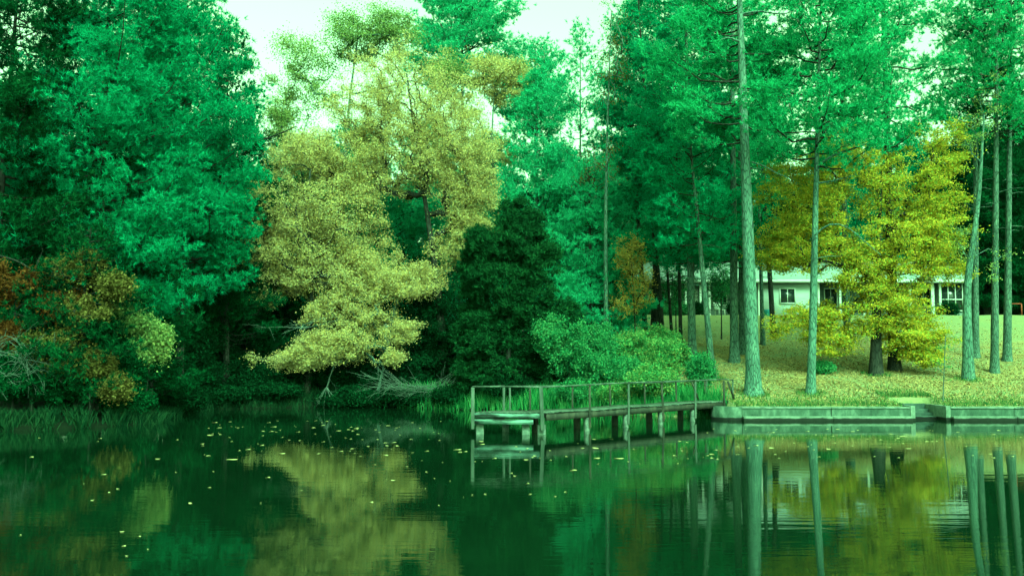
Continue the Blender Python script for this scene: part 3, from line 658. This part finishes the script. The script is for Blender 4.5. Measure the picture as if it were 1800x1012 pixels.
px_pine('pine_tree', 'low pine on the left bank whose boughs hang nearly to the water', 130, 0, 9, 160, 400, 700, 3.0, M['pine_deep'], M['bark_dark'], Y=40.0, group=LEFT, nbr=46, prof=full, droop=.15, dead=0, dens=.6)
px_pine('pine_tree', 'low dark pine at the water edge, tip of the left bank', 270, 0, 8, 265, 430, 690, 2.4, M['pine_deep'], M['bark_dark'], Y=44.5, group=LEFT, nbr=44, prof=full, droop=.12, dead=0, dens=.8)
AUT = 'autumn coloured small trees on the left bank'
def small(lab, x, y, rx, ry, Y, n, mat, extra=(), size=.14):
    shrub('small_tree', lab, x, y, rx, ry, Y, n, mat, size, AUT, 46, .5, 'tree', M['bark_dark'], extra=extra)
small('rusty orange small tree at the far left edge', 30, 500, 70, 40, 39.6, 70, M['orange'], [(110, 540, 40, 25), (10, 590, 40, 25)])
small('brown and amber tree under the far left pine', 60, 612, 60, 26, 38.9, 50, M['amber'], [(150, 545, 45, 25), (120, 600, 50, 25), (200, 500, 30, 20)])
small('pale olive yellow small tree at the right tip of the reedy point', 262, 615, 32, 32, 41.1, 80, M['maple_olive'], [(240, 570, 32, 20), (285, 590, 14, 14), (205, 545, 25, 20)])
small('amber leaved shrub leaning along the middle of the left bank', 165, 640, 45, 22, 39.0, 66, M['amber'], [(205, 680, 26, 18), (110, 650, 30, 18)])
small('dark amber high foliage between the left pines', 140, 480, 60, 40, 40.2, 40, M['amber'])
LS = 'green waterside shrubs on the left bank'
for (x, y, rx, ry, Y, lab) in [(110, 670, 50, 38, 39.2, 'dark green waterside shrub in the middle of the left bank'), (225, 705, 45, 25, 40.6, 'dark green waterside shrub near the tip of the reedy point'),
                               (25, 660, 50, 45, 38.8, 'dark green waterside shrub at the far left edge'), (180, 600, 60, 50, 42.6, 'tall green shrub behind the amber shrub'), (215, 640, 40, 40, 40.9, 'dark green shrub between the amber shrub and the olive leaved tree')]:
    shrub('shrub', lab, x, y, rx, ry, Y, 70, M['pine_deep'], .12, LS, nleaf=50)

# ---- bare grey brush
def bare(name, label, start, curves, group=None, r=.022, twigs=7, mat=None):
    """leafless pale limbs with side twigs"""
    root = start; mb = MB()
    for c in curves:
        pts = smooth_path(c, 9); mb.tube(pts, np.linspace(r, .006, 9), 4)
        L = np.linalg.norm(pts[-1] - pts[0])
        for k in range(twigs):
            s = rng.integers(2, 9); p = pts[s]; d = unit(pts[s] - pts[s - 1]) + rng.normal(0, .55, 3) * (1, .8, 1)
            l = L * rng.uniform(.1, .3); q = p + unit(d) * l
            mb.tube(np.stack([p, p + (q - p) * .5 + rng.normal(0, l * .08, 3), q]), [.010, .008, .005], 3)
            if l > .4:
                q2 = q + unit(d + rng.normal(0, .7, 3)) * l * .5; mb.tube(np.stack([p + (q - p) * .5, q2]), [.007, .005], 3)
    o = mb.build(name, mat or M['twig'], None, start, True); o.location = start
    return tag(o, label, 'branch' if 'branch' in name else 'shrub', group)
Yb = 53.6
bare('bare_branch', 'pale bare branch hanging straight down to the dark water', P(588, 640, Yb), [[P(588, 640, Yb), P(578, 665, Yb), P(570, 700, Yb), P(568, 738, Yb - .1)]] + [[P(574, 680, Yb), P(574 + s * rng.uniform(8, 25), 700 + rng.uniform(-5, 25), Yb + rng.uniform(-.4, .4))] for s in (-1, 1, -1, 1, -1)], r=.03)
Yb = 53.2
bare('bare_brush', 'pale bare brush curving low over the water left of the cedars', P(800, 660, Yb + 1),
     [[P(815 + rng.uniform(-10, 8), 655 + rng.uniform(-30, 25), Yb + 1), P(770 + rng.uniform(-20, 20), 690 + rng.uniform(-10, 8), Yb), P(720 + rng.uniform(-20, 20), 690 + rng.uniform(-18, 8), Yb - .3), P(675 + rng.uniform(-12, 30), 672 + rng.uniform(-12, 14), Yb - .5)] for _ in range(15)], r=.014, twigs=6)
bare('bare_branch', 'pale bare branch arching out above the drooping maple sprays', P(690, 600, 54), [[P(600, 560, 54), P(540, 578, 53.6), P(480, 572, 53.4), P(455, 578, 53.3)], [P(600, 555, 54), P(560, 560, 53.6), P(500, 585, 53.4)]], r=.025)
bare('bare_brush', 'pale grey leafless brush at the far left waterside', P(-20, 640, 38.4),
     [[P(-30, 640 + rng.uniform(-40, 60), 38.4), P(20 + rng.uniform(-10, 10), 640 + rng.uniform(-70, 50), 38 + rng.uniform(-.4, .4)), P(55 + rng.uniform(-20, 40), 660 + rng.uniform(-60, 50), 38)] for _ in range(15)], r=.014, twigs=6)
bare('bare_branch', 'long dark grey branch slanting through the left pines above the rusty leaves', P(-10, 450, 39.6), [[P(-10, 447, 39.8), P(40, 460, 39.6), P(80, 495, 39.4), P(110, 520, 39.3)], [P(60, 478, 39.5), P(75, 440, 39.6)]], r=.045, mat=M['bark_dark'])

# ---- far woods
FARG = 'distant trees of the woods beyond the pond and house'
fp = px_pine('pine_tree', 'distant green pine blending into the woods far behind', 1200, 0, 12, 1200, 330, 560, 4.4, M['pine_deep'], M['bark_dark'], Y=98, group=FARG, nbr=60, dead=0, dens=.9, nwid=.055, nlen=.32)
fp2 = px_pine('pine_tree', 'distant green pine blending into the woods far behind', 1420, 0, 12, 1424, 310, 540, 4.8, M['pine_blue'], M['bark_dark'], Y=104, group=FARG, nbr=60, dead=0, dens=.9, nwid=.055, nlen=.32)
far = [(1090, 92, 1.0), (1150, 108, 1.1), (1260, 100, 1.05), (1310, 112, 1.1), (1365, 96, .95), (1470, 100, 1.0), (1520, 110, 1.1), (1575, 98, 1.0), (1625, 106, 1.1), (1680, 95, 1.0), (1725, 92, 1.05), (1765, 100, 1.15), (1805, 90, 1.05), (1850, 96, 1.1),
       (1040, 84, .9), (985, 88, 1.0), (930, 80, .9), (870, 86, 1.0), (810, 78, .85), (750, 84, .95), (690, 80, .9), (620, 84, .95), (560, 78, .9), (500, 82, .95), (440, 76, .9), (380, 72, .9), (310, 70, .95), (230, 66, .95), (150, 62, .9), (60, 58, .9), (-30, 56, .9), (-110, 52, 1.0)]
for k, (x, Y, s) in enumerate(far):
    copy_tree((fp, fp2)[k % 2] if x < 1600 else fp, on_ground(x, Y), k * 1.7, s * rng.uniform(1.05, 1.3))
for k, (x, Y) in enumerate([(1700, 84), (1735, 82), (1770, 86), (1815, 80), (1845, 84), (1790, 90)]):
    copy_tree(fp, on_ground(x, Y), k * 2.1, rng.uniform(.75, .95), 'dark pine in the gloomy wood edge right of the house', 'dark pines at the wood edge right of the house')

# ------------------------------------------------------------------ seawall
def wall_seg(name, label, x0, x1, joints):
    root = empty(name, ((x0 + x1) / 2, 42.75, 0), label, 'wall'); og = ((x0 + x1) / 2, 42.75, 0)
    mb = MB(); xs = [x0] + joints + [x1]
    for a, b_ in zip(xs[:-1], xs[1:]): mb.box((a + .012, 42.5, -.6), (b_ - .012, 43.0, .50), .006)
    mb.build('wall_face', M['concrete'], root, og, bevel=.015)
    c = MB()
    for a, b_ in zip(xs[:-1], xs[1:]): c.box((a + .008, 42.47, .503), (b_ - .008, 43.03, .575), .005)
    c.build('cap', M['concrete_top'], root, og, bevel=.015)
    l = MB()
    for a, b_ in zip(xs[:-1], xs[1:]): l.box((a + .01, 42.22, -.5), (b_ - .01, 42.497, .20), .006)
    l.build('ledge', M['concrete_top'], root, og, bevel=.02)
    return root
ws = wall_seg('seawall', 'long stained concrete seawall between dock and boat steps', 9.75, REC0 - .2, [13.55])
th = np.linspace(math.pi / 2 + .9, math.pi, 5)
r_ = MB()
q = np.linspace(math.pi, math.pi * 1.5, 21); ox, oy = 9.75, 43.6      # rounded end running in under the dock
ring = [np.stack([ox + np.cos(q) * rr_, oy + np.sin(q) * rr_, np.full(21, zz)], 1) for rr_, zz in ((1.1, -.6), (1.1, .575), (.6, .575), (.6, -.6))]
ii_ = np.arange(20)
r_.add(np.concatenate(ring), np.concatenate([np.stack([ii_ + 21 * k, ii_ + 1 + 21 * k, ii_ + 22 + 21 * k, ii_ + 21 + 21 * k], 1) for k in range(3)]))
r_.build('rounded_end', M['concrete'], ws, ((9.75 + REC0 - .2) / 2, 42.75, 0))
wall_seg('seawall', 'concrete seawall to the right of the recessed boat steps', REC1 + .2, 44, [21.3, 24.8, 28.5, 33, 38])
root = empty('boat_steps', ((REC0 + REC1) / 2, 43.6, 0), 'recessed dark concrete steps leading down to the pond through the seawall', 'steps'); og = ((REC0 + REC1) / 2, 43.6, 0)
for nm, xa, xb in (('side_wall', REC0 - .2, REC0), ('side_wall', REC1, REC1 + .2)):
    a = MB(); a.box((xa, 42.47, -.6), (xb, 44.9, .62)); a.build(nm, M['concrete_top'], root, og, bevel=.012)
a = MB(); a.box((REC0 + .002, 44.6, -.6), (REC1 - .002, 44.9, .64)); a.build('back_wall', M['concrete_dark'], root, og, bevel=.012)
for k in range(4):
    a = MB(); a.box((REC0 + .003, 44.598 - .42 * (k + 1), -.6), (REC1 - .003, 44.597 - .42 * k, .42 - .14 * k), .003); a.build('step', M['concrete_dark'], root, og, bevel=.01)

# ------------------------------------------------------------------ dock
FR = np.array((1.12, 34.5)); FL = np.array((-1.30, 34.9)); U = np.array((.649, .761)); NN = np.array((-.761, .649)); LEN = 13.4; WD = 1.2
RR = FR + NN * WD - U * 0.0; RL = FL + U * 1.55
DZ, RZ = .77, 1.62
D0 = np.array((FR[0], FR[1], 0))
dock = empty('dock', D0, 'weathered wooden dock on piles with thin railings running back to the shore', 'dock')
deck = MB()
nb = 92
for k in range(nb):                                           # boards across the walkway
    a = FR + U * (LEN * k / nb + .012); b_ = FR + U * (LEN * (k + 1) / nb - .004)
    e = rng.uniform(-.035, .045)
    zt = DZ + rng.normal(0, .004) + .012 * math.sin(k * .21)
    deck.extrude([a - NN * (.06 + e), b_ - NN * (.06 + e), b_ + NN * (WD + e), a + NN * (WD + e)], zt - .04, zt)
edge = (FL - FR); el = np.linalg.norm(edge); ed = edge / el
for k in range(12):                                           # boards of the skewed end platform
    a = FR + ed * (el * k / 12 + .006); b_ = FR + ed * (el * (k + 1) / 12 - .006)
    l = min(1.55, WD / abs(U @ ed) * 0 + 1.55)
    zt = DZ + .004 + rng.normal(0, .003)
    deck.extrude([a - U * .05, b_ - U * .05, b_ + U * l, a + U * l], zt - .036, zt) if k > 5 else deck.extrude([a - U * .05, b_ - U * .05, b_ + U * (.02 + .22 * k), a + U * (.02 + .22 * k)], zt - .036, zt)
deck.build('deck', M['wood'], dock, D0)
def p3(p, z): return np.array((p[0], p[1], z))
fa = MB(); of = -NN * 0
fr0 = FR - U * .075; fl0 = FL - U * .075
fa.bar(p3(fl0, .645), p3(fr0, .645), .035, .17); fa.build('fascia_board', M['paint_wood'], dock, D0)
fa = MB(); fa.bar(p3(fl0, .44), p3(fl0 + (fr0 - fl0) * .86, .44), .035, .17); fa.build('fascia_board', M['paint_wood'], dock, D0)
for off, nm in ((-.03, 'stringer'), (WD - .03, 'stringer')):
    s_ = MB(); s_.bar(p3(FR + NN * off + U * .05, .60), p3(FR + U * (LEN + .3) + NN * off, .60), .06, .22); s_.build(nm, M['wood_dark'], dock, D0)
s_ = MB(); s_.bar(p3(FL + U * .1, .55), p3(RL, .55), .06, .3); s_.build('stringer', M['wood_dark'], dock, D0)
SP = 2.5
front = [FR + U * SP * k for k in range(6)]
rear = [FR + NN * WD + U * (SP * k + .75) for k in range(6)]
def post(p, z0, z1, wd=.085, lean=(0, 0), mat='wood'):
    a = MB(); a.bar(p3(p, z0), p3(p + np.array(lean), z1), wd, wd, (0, 1, 0)); a.build('post', M[mat], dock, D0, bevel=.008)
post(FL - U * .1, .18, RZ, .12); post(FR - U * .1 - ed * .0, .16, RZ + .03, .13, (-.06, 0))
post(RL, .5, RZ, .09); post(RL + ed * -.22, .5, RZ, .07)
for k, p in enumerate(front[1:]): post(p - NN * .11, .12, RZ + .05 + rng.uniform(-.02, .03), .08, rng.normal(0, .02, 2), 'wood_dark' if k % 2 == 0 else 'wood')
for k, p in enumerate(rear): post(p + NN * .05, .5, RZ + rng.uniform(-.03, .02), .065, rng.normal(0, .02, 2), 'wood_dark')
endf = FR + U * (LEN - .1); endr = FR + NN * WD + U * (LEN - .1)
post(endf - NN * .11, .55, RZ + .05, .06); post(endr, .55, RZ + .03, .06)
def rail(pts, z, jit=.015, th=.05):
    a = MB(); zz = [z + rng.normal(0, jit) for _ in pts]
    for (p, q, za, zb) in zip(pts[:-1], pts[1:], zz[:-1], zz[1:]): a.bar(p3(p, za), p3(q, zb), .09, th)
    a.build('rail', M['wood'], dock, D0)
rail([FL - U * .1, FL * .55 + FR * .45 - U * .1, FR - U * .1], RZ + .02, .008)
rail([FL - U * .1, RL], RZ + .015)
rail([FR - U * .1] + [p - NN * .11 for p in front[1:]] + [endf - NN * .11], RZ + .06, .026)
rail([RL] + [p + NN * .05 for p in rear] + [endr], RZ + .01, .02, .04)
a = MB(); a.bar(p3(endf - U * .55 - NN * .17, RZ), p3(endf + U * .02 - NN * .17, DZ + .02), .05, .09); a.build('brace', M['wood_dark'], dock, D0)
a = MB(); a.bar(p3(endr - U * 1.3, RZ - .05), p3(endr - U * .75, DZ + .02), .05, .08); a.build('brace', M['wood_dark'], dock, D0)
def pile(p, wd, z1, mat):
    a = MB(); q = np.linspace(-1.2, z1, 6); a.tube(np.stack([np.full(6, p[0]), np.full(6, p[1]), q], 1), wd, 10, .03); a.tube(np.array([p3(p, z1 - .001), p3(p, z1)]), [wd, .001], 10)
    a.build('pile', M[mat], dock, D0)
def block(p, wd, z1):
    a = MB(); a.box((p[0] - wd, p[1] - wd, -1.0), (p[0] + wd, p[1] + wd, z1), .008); a.build('pile', M['pile'], dock, D0, bevel=.02)
block(FL + U * .25 + (.02, 0), .13, .34); block(FL * .33 + FR * .67 + U * .25, .13, .34); block(FR + U * .22 + ed * .24, .14, .34)
block(RL + U * .1, .12, .4)
for k in range(1, 6): pile(front[k] + NN * .03, .115, .49, 'pile')
for k in range(5): pile(FR + NN * (WD - .05) + U * (SP * k + .9), .13, .48, 'wood_dark')  # rear row: shadow under the deck is put into the dark pile colour

# ------------------------------------------------------------------ house
HYd, Z0 = 78.0, 5.82
def hx(x, Y=HYd): return (x - CX) / FPX * Y
house = empty('house', (hx(1410), HYd + 3, Z0), 'long low white house with grey shingle roof on the rise behind the pines', 'house'); HO = np.array((hx(1410), HYd + 3, Z0))
xa, xb = hx(1128), hx(1700); EZ = Z0 + 2.75
xm0, xm1 = hx(1336), hx(1432)
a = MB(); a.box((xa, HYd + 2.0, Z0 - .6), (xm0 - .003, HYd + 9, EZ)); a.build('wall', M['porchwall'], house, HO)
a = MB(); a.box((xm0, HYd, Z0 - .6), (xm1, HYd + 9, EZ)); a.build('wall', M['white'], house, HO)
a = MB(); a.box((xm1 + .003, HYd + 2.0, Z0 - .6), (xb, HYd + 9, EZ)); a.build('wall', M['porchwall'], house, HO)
# roof, eaves to ridge
a = MB(); xr0, xr1 = xa - .5, xb + .5; yf, yk, yr = HYd - .55, HYd + 4.4, HYd + 9.4; zr = EZ + 1.95
for (p, q, z0, z1) in ((yf, yk, EZ + .08, zr), (yr, yk, EZ + .08, zr)):
    a.add([(xr0, p, z0), (xr1, p, z0), (xr1, q, z1), (xr0, q, z1), (xr0, p, z0 + .14), (xr1, p, z0 + .14), (xr1, q, z1 + .14), (xr0, q, z1 + .14)],
          [[0, 1, 2, 3], [7, 6, 5, 4], [0, 4, 5, 1], [1, 5, 6, 2], [3, 2, 6, 7], [0, 3, 7, 4]])
rf = a.build('roof', M['roof'], house, HO)
a = MB(); a.bar((xr0, yf - .03, EZ + .10), (xr1, yf - .03, EZ + .10), .05, .24); a.build('fascia', M['trim'], rf)
bpy.data.objects['fascia'].location = (-HO[0], -HO[1], -HO[2])
for x_, sgn in ((xa, 1), (xb, -1)):                           # gable ends
    a = MB(); a.add([(x_, HYd + .02, EZ), (x_ + sgn * .1, HYd + .02, EZ), (x_ + sgn * .1, yk, zr - .05), (x_, yk, zr - .05)], [[0, 1, 2, 3]])
    a.add([(x_, HYd + .02, EZ), (x_, HYd + 9, EZ), (x_, yk + .01, zr - .05), (x_, yk - .01, zr - .05)], [[0, 1, 2, 3]]); a.build('gable', M['white'], house, HO)
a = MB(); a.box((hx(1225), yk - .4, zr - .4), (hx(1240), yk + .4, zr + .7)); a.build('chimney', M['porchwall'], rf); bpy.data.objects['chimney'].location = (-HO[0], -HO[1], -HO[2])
a = MB(); a.box((xa, HYd - .1, Z0 - .5), (xm0 - .01, HYd + 1.99, Z0 + .10)); a.build('porch_floor', M['concrete_top'], house, HO)
a = MB(); a.box((xm1 + .01, HYd - .1, Z0 - .5), (xb, HYd + 1.99, Z0 + .10)); a.build('porch_floor', M['concrete_top'], house, HO)
for x in (1132, 1178, 1206, 1232, 1248, 1306, 1335, 1440, 1478, 1520, 1562, 1602, 1641, 1654):
    a = MB(); a.bar((hx(x), HYd + .05, Z0 + .1), (hx(x), HYd + .05, EZ + .05), .16 if x not in (1641,) else .24, .16, (0, 1, 0)); a.build('column', M['trim'], house, HO, bevel=.01)
def window(x0, x1, y0, y1, Yw, mul=1):
    p, q = P(x0, y1, Yw), P(x1, y0, Yw)
    g_ = MB(); g_.box((p[0], Yw - .03, p[2]), (q[0], Yw + .05, q[2])); w_ = g_.build('window', M['glass'], house, HO)
    f = MB()
    for xx in (p[0] - .04, q[0] + .04): f.bar((xx, Yw - .05, p[2] - .08), (xx, Yw - .05, q[2] + .08), .08, .08, (0, 1, 0))
    for zz in (p[2] - .04, q[2] + .04): f.bar((p[0], Yw - .05, zz), (q[0], Yw - .05, zz), .08, .08)
    for k in range(1, mul + 1): xx = p[0] + (q[0] - p[0]) * k / (mul + 1); f.bar((xx, Yw - .045, p[2]), (xx, Yw - .045, q[2]), .05, .04, (0, 1, 0))
    o_ = f.build('frame', M['trim'], w_, HO)
window(1372, 1396, 508, 532, HYd, 1)
for x0, x1 in ((1142, 1168), (1184, 1200), (1252, 1276)): window(x0, x1, 512, 535, HYd + 2, 1)
for x0, x1 in ((1450, 1470), (1530, 1552), (1575, 1596), (1612, 1634)): window(x0, x1, 508, 538, HYd + 2, 1)
a = MB(); p, q = P(1212, 553, HYd + 2), P(1226, 508, HYd + 2); a.box((p[0], HYd + 1.93, Z0 + .102), (q[0], HYd + 2.03, q[2])); d_ = a.build('door', M['trim'], house, HO)
a = MB(); a.box((q[0] - .15, HYd + 1.88, Z0 + 1.05), (q[0] - .08, HYd + 1.93, Z0 + 1.12)); a.build('handle', M['wood_dark'], d_, HO)
# screened porch at the right end
a = MB(); xs0, xs1 = hx(1656), hx(1694)
a.box((xs0, HYd + .12, Z0 + .62), (xs1, HYd + .16, EZ - .1)); sc_ = a.build('porch_screen', M['glass'], house, HO)
f = MB()
for k in range(4): xx = xs0 + (xs1 - xs0) * k / 3; f.bar((xx, HYd + .06, Z0 + .5), (xx, HYd + .06, EZ - .02), .07, .06, (0, 1, 0))
for zz in (Z0 + .56, Z0 + 1.45): f.bar((xs0, HYd + .05, zz), (xs1, HYd + .05, zz), .06, .08)
f.build('frame', M['trim'], sc_, HO)
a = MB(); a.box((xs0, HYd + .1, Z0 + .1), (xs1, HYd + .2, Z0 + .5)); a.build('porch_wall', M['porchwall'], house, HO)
HS = 'low hedge shrubs along the front of the house'
for x, w_, lab in ((1150, 26, 'low dark hedge shrub before the left end of the house'), (1190, 24, 'low dark hedge shrub before the house, left of its door'), (1226, 16, 'low dark hedge shrub before the door of the house'), (1295, 18, 'low dark hedge shrub at the white wall corner behind the trunk pair'), (1668, 18, 'low dark shrub under the screened porch')):
    shrub('shrub', lab, x, 546, w_, 13, HYd - 2.4, 40, M['bush'] if x < 1200 else M['holly'], .16, HS, nleaf=40, clump=.5)
# white garden chair, teal tub, red frame
cb = on_ground(1266, 74.5)
ch = empty('garden_chair', cb, 'small white garden chair on the lawn edge before the house', 'chair', rz=.4)
a = MB(); a.box((-.3, -.28, .40), (.3, .28, .45)); a.build('seat', M['trim'], ch, bevel=.02)
a = MB(); a.add([(-.3, .24, .46), (.3, .24, .46), (.3, .42, 1.0), (-.3, .42, 1.0), (-.3, .28, .46), (.3, .28, .46), (.3, .46, 1.0), (-.3, .46, 1.0)], [[0, 1, 2, 3], [7, 6, 5, 4], [0, 4, 5, 1], [1, 5, 6, 2], [3, 2, 6, 7], [0, 3, 7, 4]]); a.build('backrest', M['trim'], ch)
for sx in (-.26, .26):
    for sy in (-.24, .24): a = MB(); a.bar((sx, sy, 0), (sx * .95, sy * .95, .40), .05, .05, (0, 1, 0)); a.build('leg', M['trim'], ch)
    a = MB(); a.bar((sx, -.26, .64), (sx, .30, .66), .06, .04); a.build('armrest', M['trim'], ch)
tb = on_ground(1350, 74.2)
tub = empty('tub', tb, 'small teal tub on the grass before the white house wall', 'tub')
a = MB(); th = np.array([0, .05, .4, .46, .46]); a.tube(np.stack([np.zeros(5), np.zeros(5), th], 1), [.28, .33, .40, .43, .37], 16); a.build('body', M['teal'], tub, smooth=True)
a = MB(); a.tube([(0, 0, .38), (0, 0, .42), (0, 0, .45)], [.38, .37, .02], 16); a.build('lid', M['teal'], tub)
rb = on_ground(1787, 76); rb_o = empty('red_frame', rb, 'small red upright metal frame at the dark wood edge, far right', 'frame')
for x_ in (-.42, .42): a = MB(); a.bar((x_, 0, 0), (x_, 0, .95), .07, .07, (0, 1, 0)); a.build('leg', M['red'], rb_o)
a = MB(); a.bar((-.42, 0, .95), (.42, 0, .95), .07, .07); a.build('crossbar', M['red'], rb_o)

# ------------------------------------------------------------------ grass, reeds, litter
def stuff(name, label, V, F, mat, cat):
    o = bpy.data.objects.new(name, fmesh(name, V, F, mat)); link(o); tag(o, label, cat, kind='stuff'); return o
def scatter(n, fx, fy):
    X = fx(n); Y = fy(n); return np.stack([X, Y, ground(X, Y)], 1)
# reeds on the left point and along the cove
B = []
for (xa_, xb_, off0, off1, n) in ((-20.5, -14.2, -.25, 1.2, 5200),):
    X = rng.uniform(xa_, xb_, n); Y = np.interp(X, [-22, -18.6, -16.1, -14.6], [35.3, 36.1, 37.6, 40.5]) + rng.uniform(off0, off1, n)
    B.append(np.stack([X, Y, np.maximum(ground(X, Y), -.1)], 1))
B = np.concatenate(B); B = B[np.sin(B[:, 0] * 3.1) * np.sin(B[:, 0] * 1.37 + B[:, 1] * 2) + rng.normal(0, .35, len(B)) > -.05]
V, F = blades(B, .55, .75, .03); stuff('reeds', 'tall dark green reeds along the waterline of the left point', V, F, M['reed'], 'reeds')
n = 7000; s = rng.uniform(0, 1, n); ii = rng.integers(10, 15, n); A0 = _PX[ii]; A1 = _PX[ii + 1]
pp = A0 + (A1 - A0) * s[:, None] + np.stack([rng.normal(0, .2, n), rng.uniform(-.15, 1.3, n)], 1)
B = np.stack([pp[:, 0], pp[:, 1], np.maximum(ground(pp[:, 0], pp[:, 1]), -.08)], 1)
n2 = 6000; i2 = rng.integers(6, 10, n2); A0 = _PX[i2]; A1 = _PX[i2 + 1]
pc = A0 + (A1 - A0) * rng.uniform(0, 1, n2)[:, None] + np.stack([rng.normal(0, .15, n2), rng.uniform(-.1, 1.2, n2)], 1)
V, F = blades(np.stack([pc[:, 0], pc[:, 1], np.maximum(ground(pc[:, 0], pc[:, 1]), -.06)], 1), .4, .8, .03); stuff('cove_grass', 'dark low sedge along the shaded back shore of the cove', V, F, M['reed'], 'sedge')
V, F = blades(B, .75, .45, .03); stuff('tall_grass', 'tall bright green grass along the bank behind the dock', V, F, M['bankgrass'], 'grass')
B1 = scatter(5200, lambda n: rng.uniform(9.5, 30, n), lambda n: 43.1 + rng.exponential(.7, n))
for bx, by in ((1325, 693), (1425, 692), (1702, 667), (1540, 659), (1254, 667)):
    g_ = G(bx, by); k = 260; a_ = rng.uniform(0, 6.28, k); r2 = rng.uniform(.2, .75, k); X = g_[0] + np.cos(a_) * r2; Y = g_[1] + np.sin(a_) * r2
    B1 = np.vstack([B1, np.stack([X, Y, ground(X, Y)], 1)])
B1 = np.vstack([B1, scatter(700, lambda n: rng.uniform(16.6, 18.9, n), lambda n: 44.95 + rng.exponential(.5, n))])
B1 = B1[shore_dist(B1[:, 0], B1[:, 1]) > .12]
V, F = blades(B1, .16, .6, .03); stuff('lawn_grass', 'short green grass tufts along the seawall top and trunk bases', V, F, M['grassb'], 'grass')
X = rng.uniform(6, 34, 48000); Y = 43.2 + np.abs(rng.normal(0, 1, 48000)) * 10
keep = (shore_dist(X, Y) > .32) & (Y < 74); X, Y = X[keep], Y[keep]
V, F = leaves(np.stack([X, Y, ground(X, Y) + .02], 1), .095, 2.5); stuff('fallen_leaves', 'brown and yellow fallen leaves carpeting the lawn', V, F, M['litter'], 'fallen leaves')

# floating leaves, each on its own
lm = []
for k in range(4):
    a = rng.uniform(.05, .09); q = np.linspace(0, 2 * math.pi, 9)[:-1]; rr = a * (1 + .35 * np.cos(q * (2 + k % 3) + k)) 
    Vl = np.stack([np.cos(q) * rr, np.sin(q) * rr * .8, .004 + .006 * np.sin(q * 2 + k)], 1)
    lm.append(fmesh('floating_leaf', Vl, np.arange(8)[None], M['floatleaf']))
def wy(y): return CAMZ * FPX / (y - HY)
k = 0
zones = [(95, 350, 820, 738, 800, 'pale fallen leaf afloat in the dark cove left of the dock'), (38, 420, 1000, 790, 900, 'pale fallen leaf afloat on the open water below the dock'),
         (70, 1220, 1790, 752, 806, 'pale fallen leaf afloat in the drift before the seawall'), (32, 840, 1280, 770, 830, 'pale fallen leaf afloat close beside the dock piles'), (24, 20, 420, 760, 980, 'pale fallen leaf afloat near the left reedy point')]
for (n, x0, x1, y0, y1, lab) in zones:
    for _ in range(n):
        x = rng.uniform(x0, x1); y = y0 + (y1 - y0) * rng.uniform(0, 1) ** 1.3; Y = wy(y); X = (x - CX) / FPX * Y
        if shore_dist(X, Y) > -.3: continue
        o = bpy.data.objects.new('floating_leaf', lm[k % 4]); k += 1
        o.location = (X, Y, .006); o.rotation_euler = (0, 0, rng.uniform(0, 6.28)); s_ = float(np.clip(rng.lognormal(-.35, .4), .35, 1.5)) * (1 if Y > 26 else .6); o.scale = (s_, s_, 1)
        link(o); tag(o, lab, 'leaf', lab.replace('pale fallen leaf', 'pale fallen leaves'))
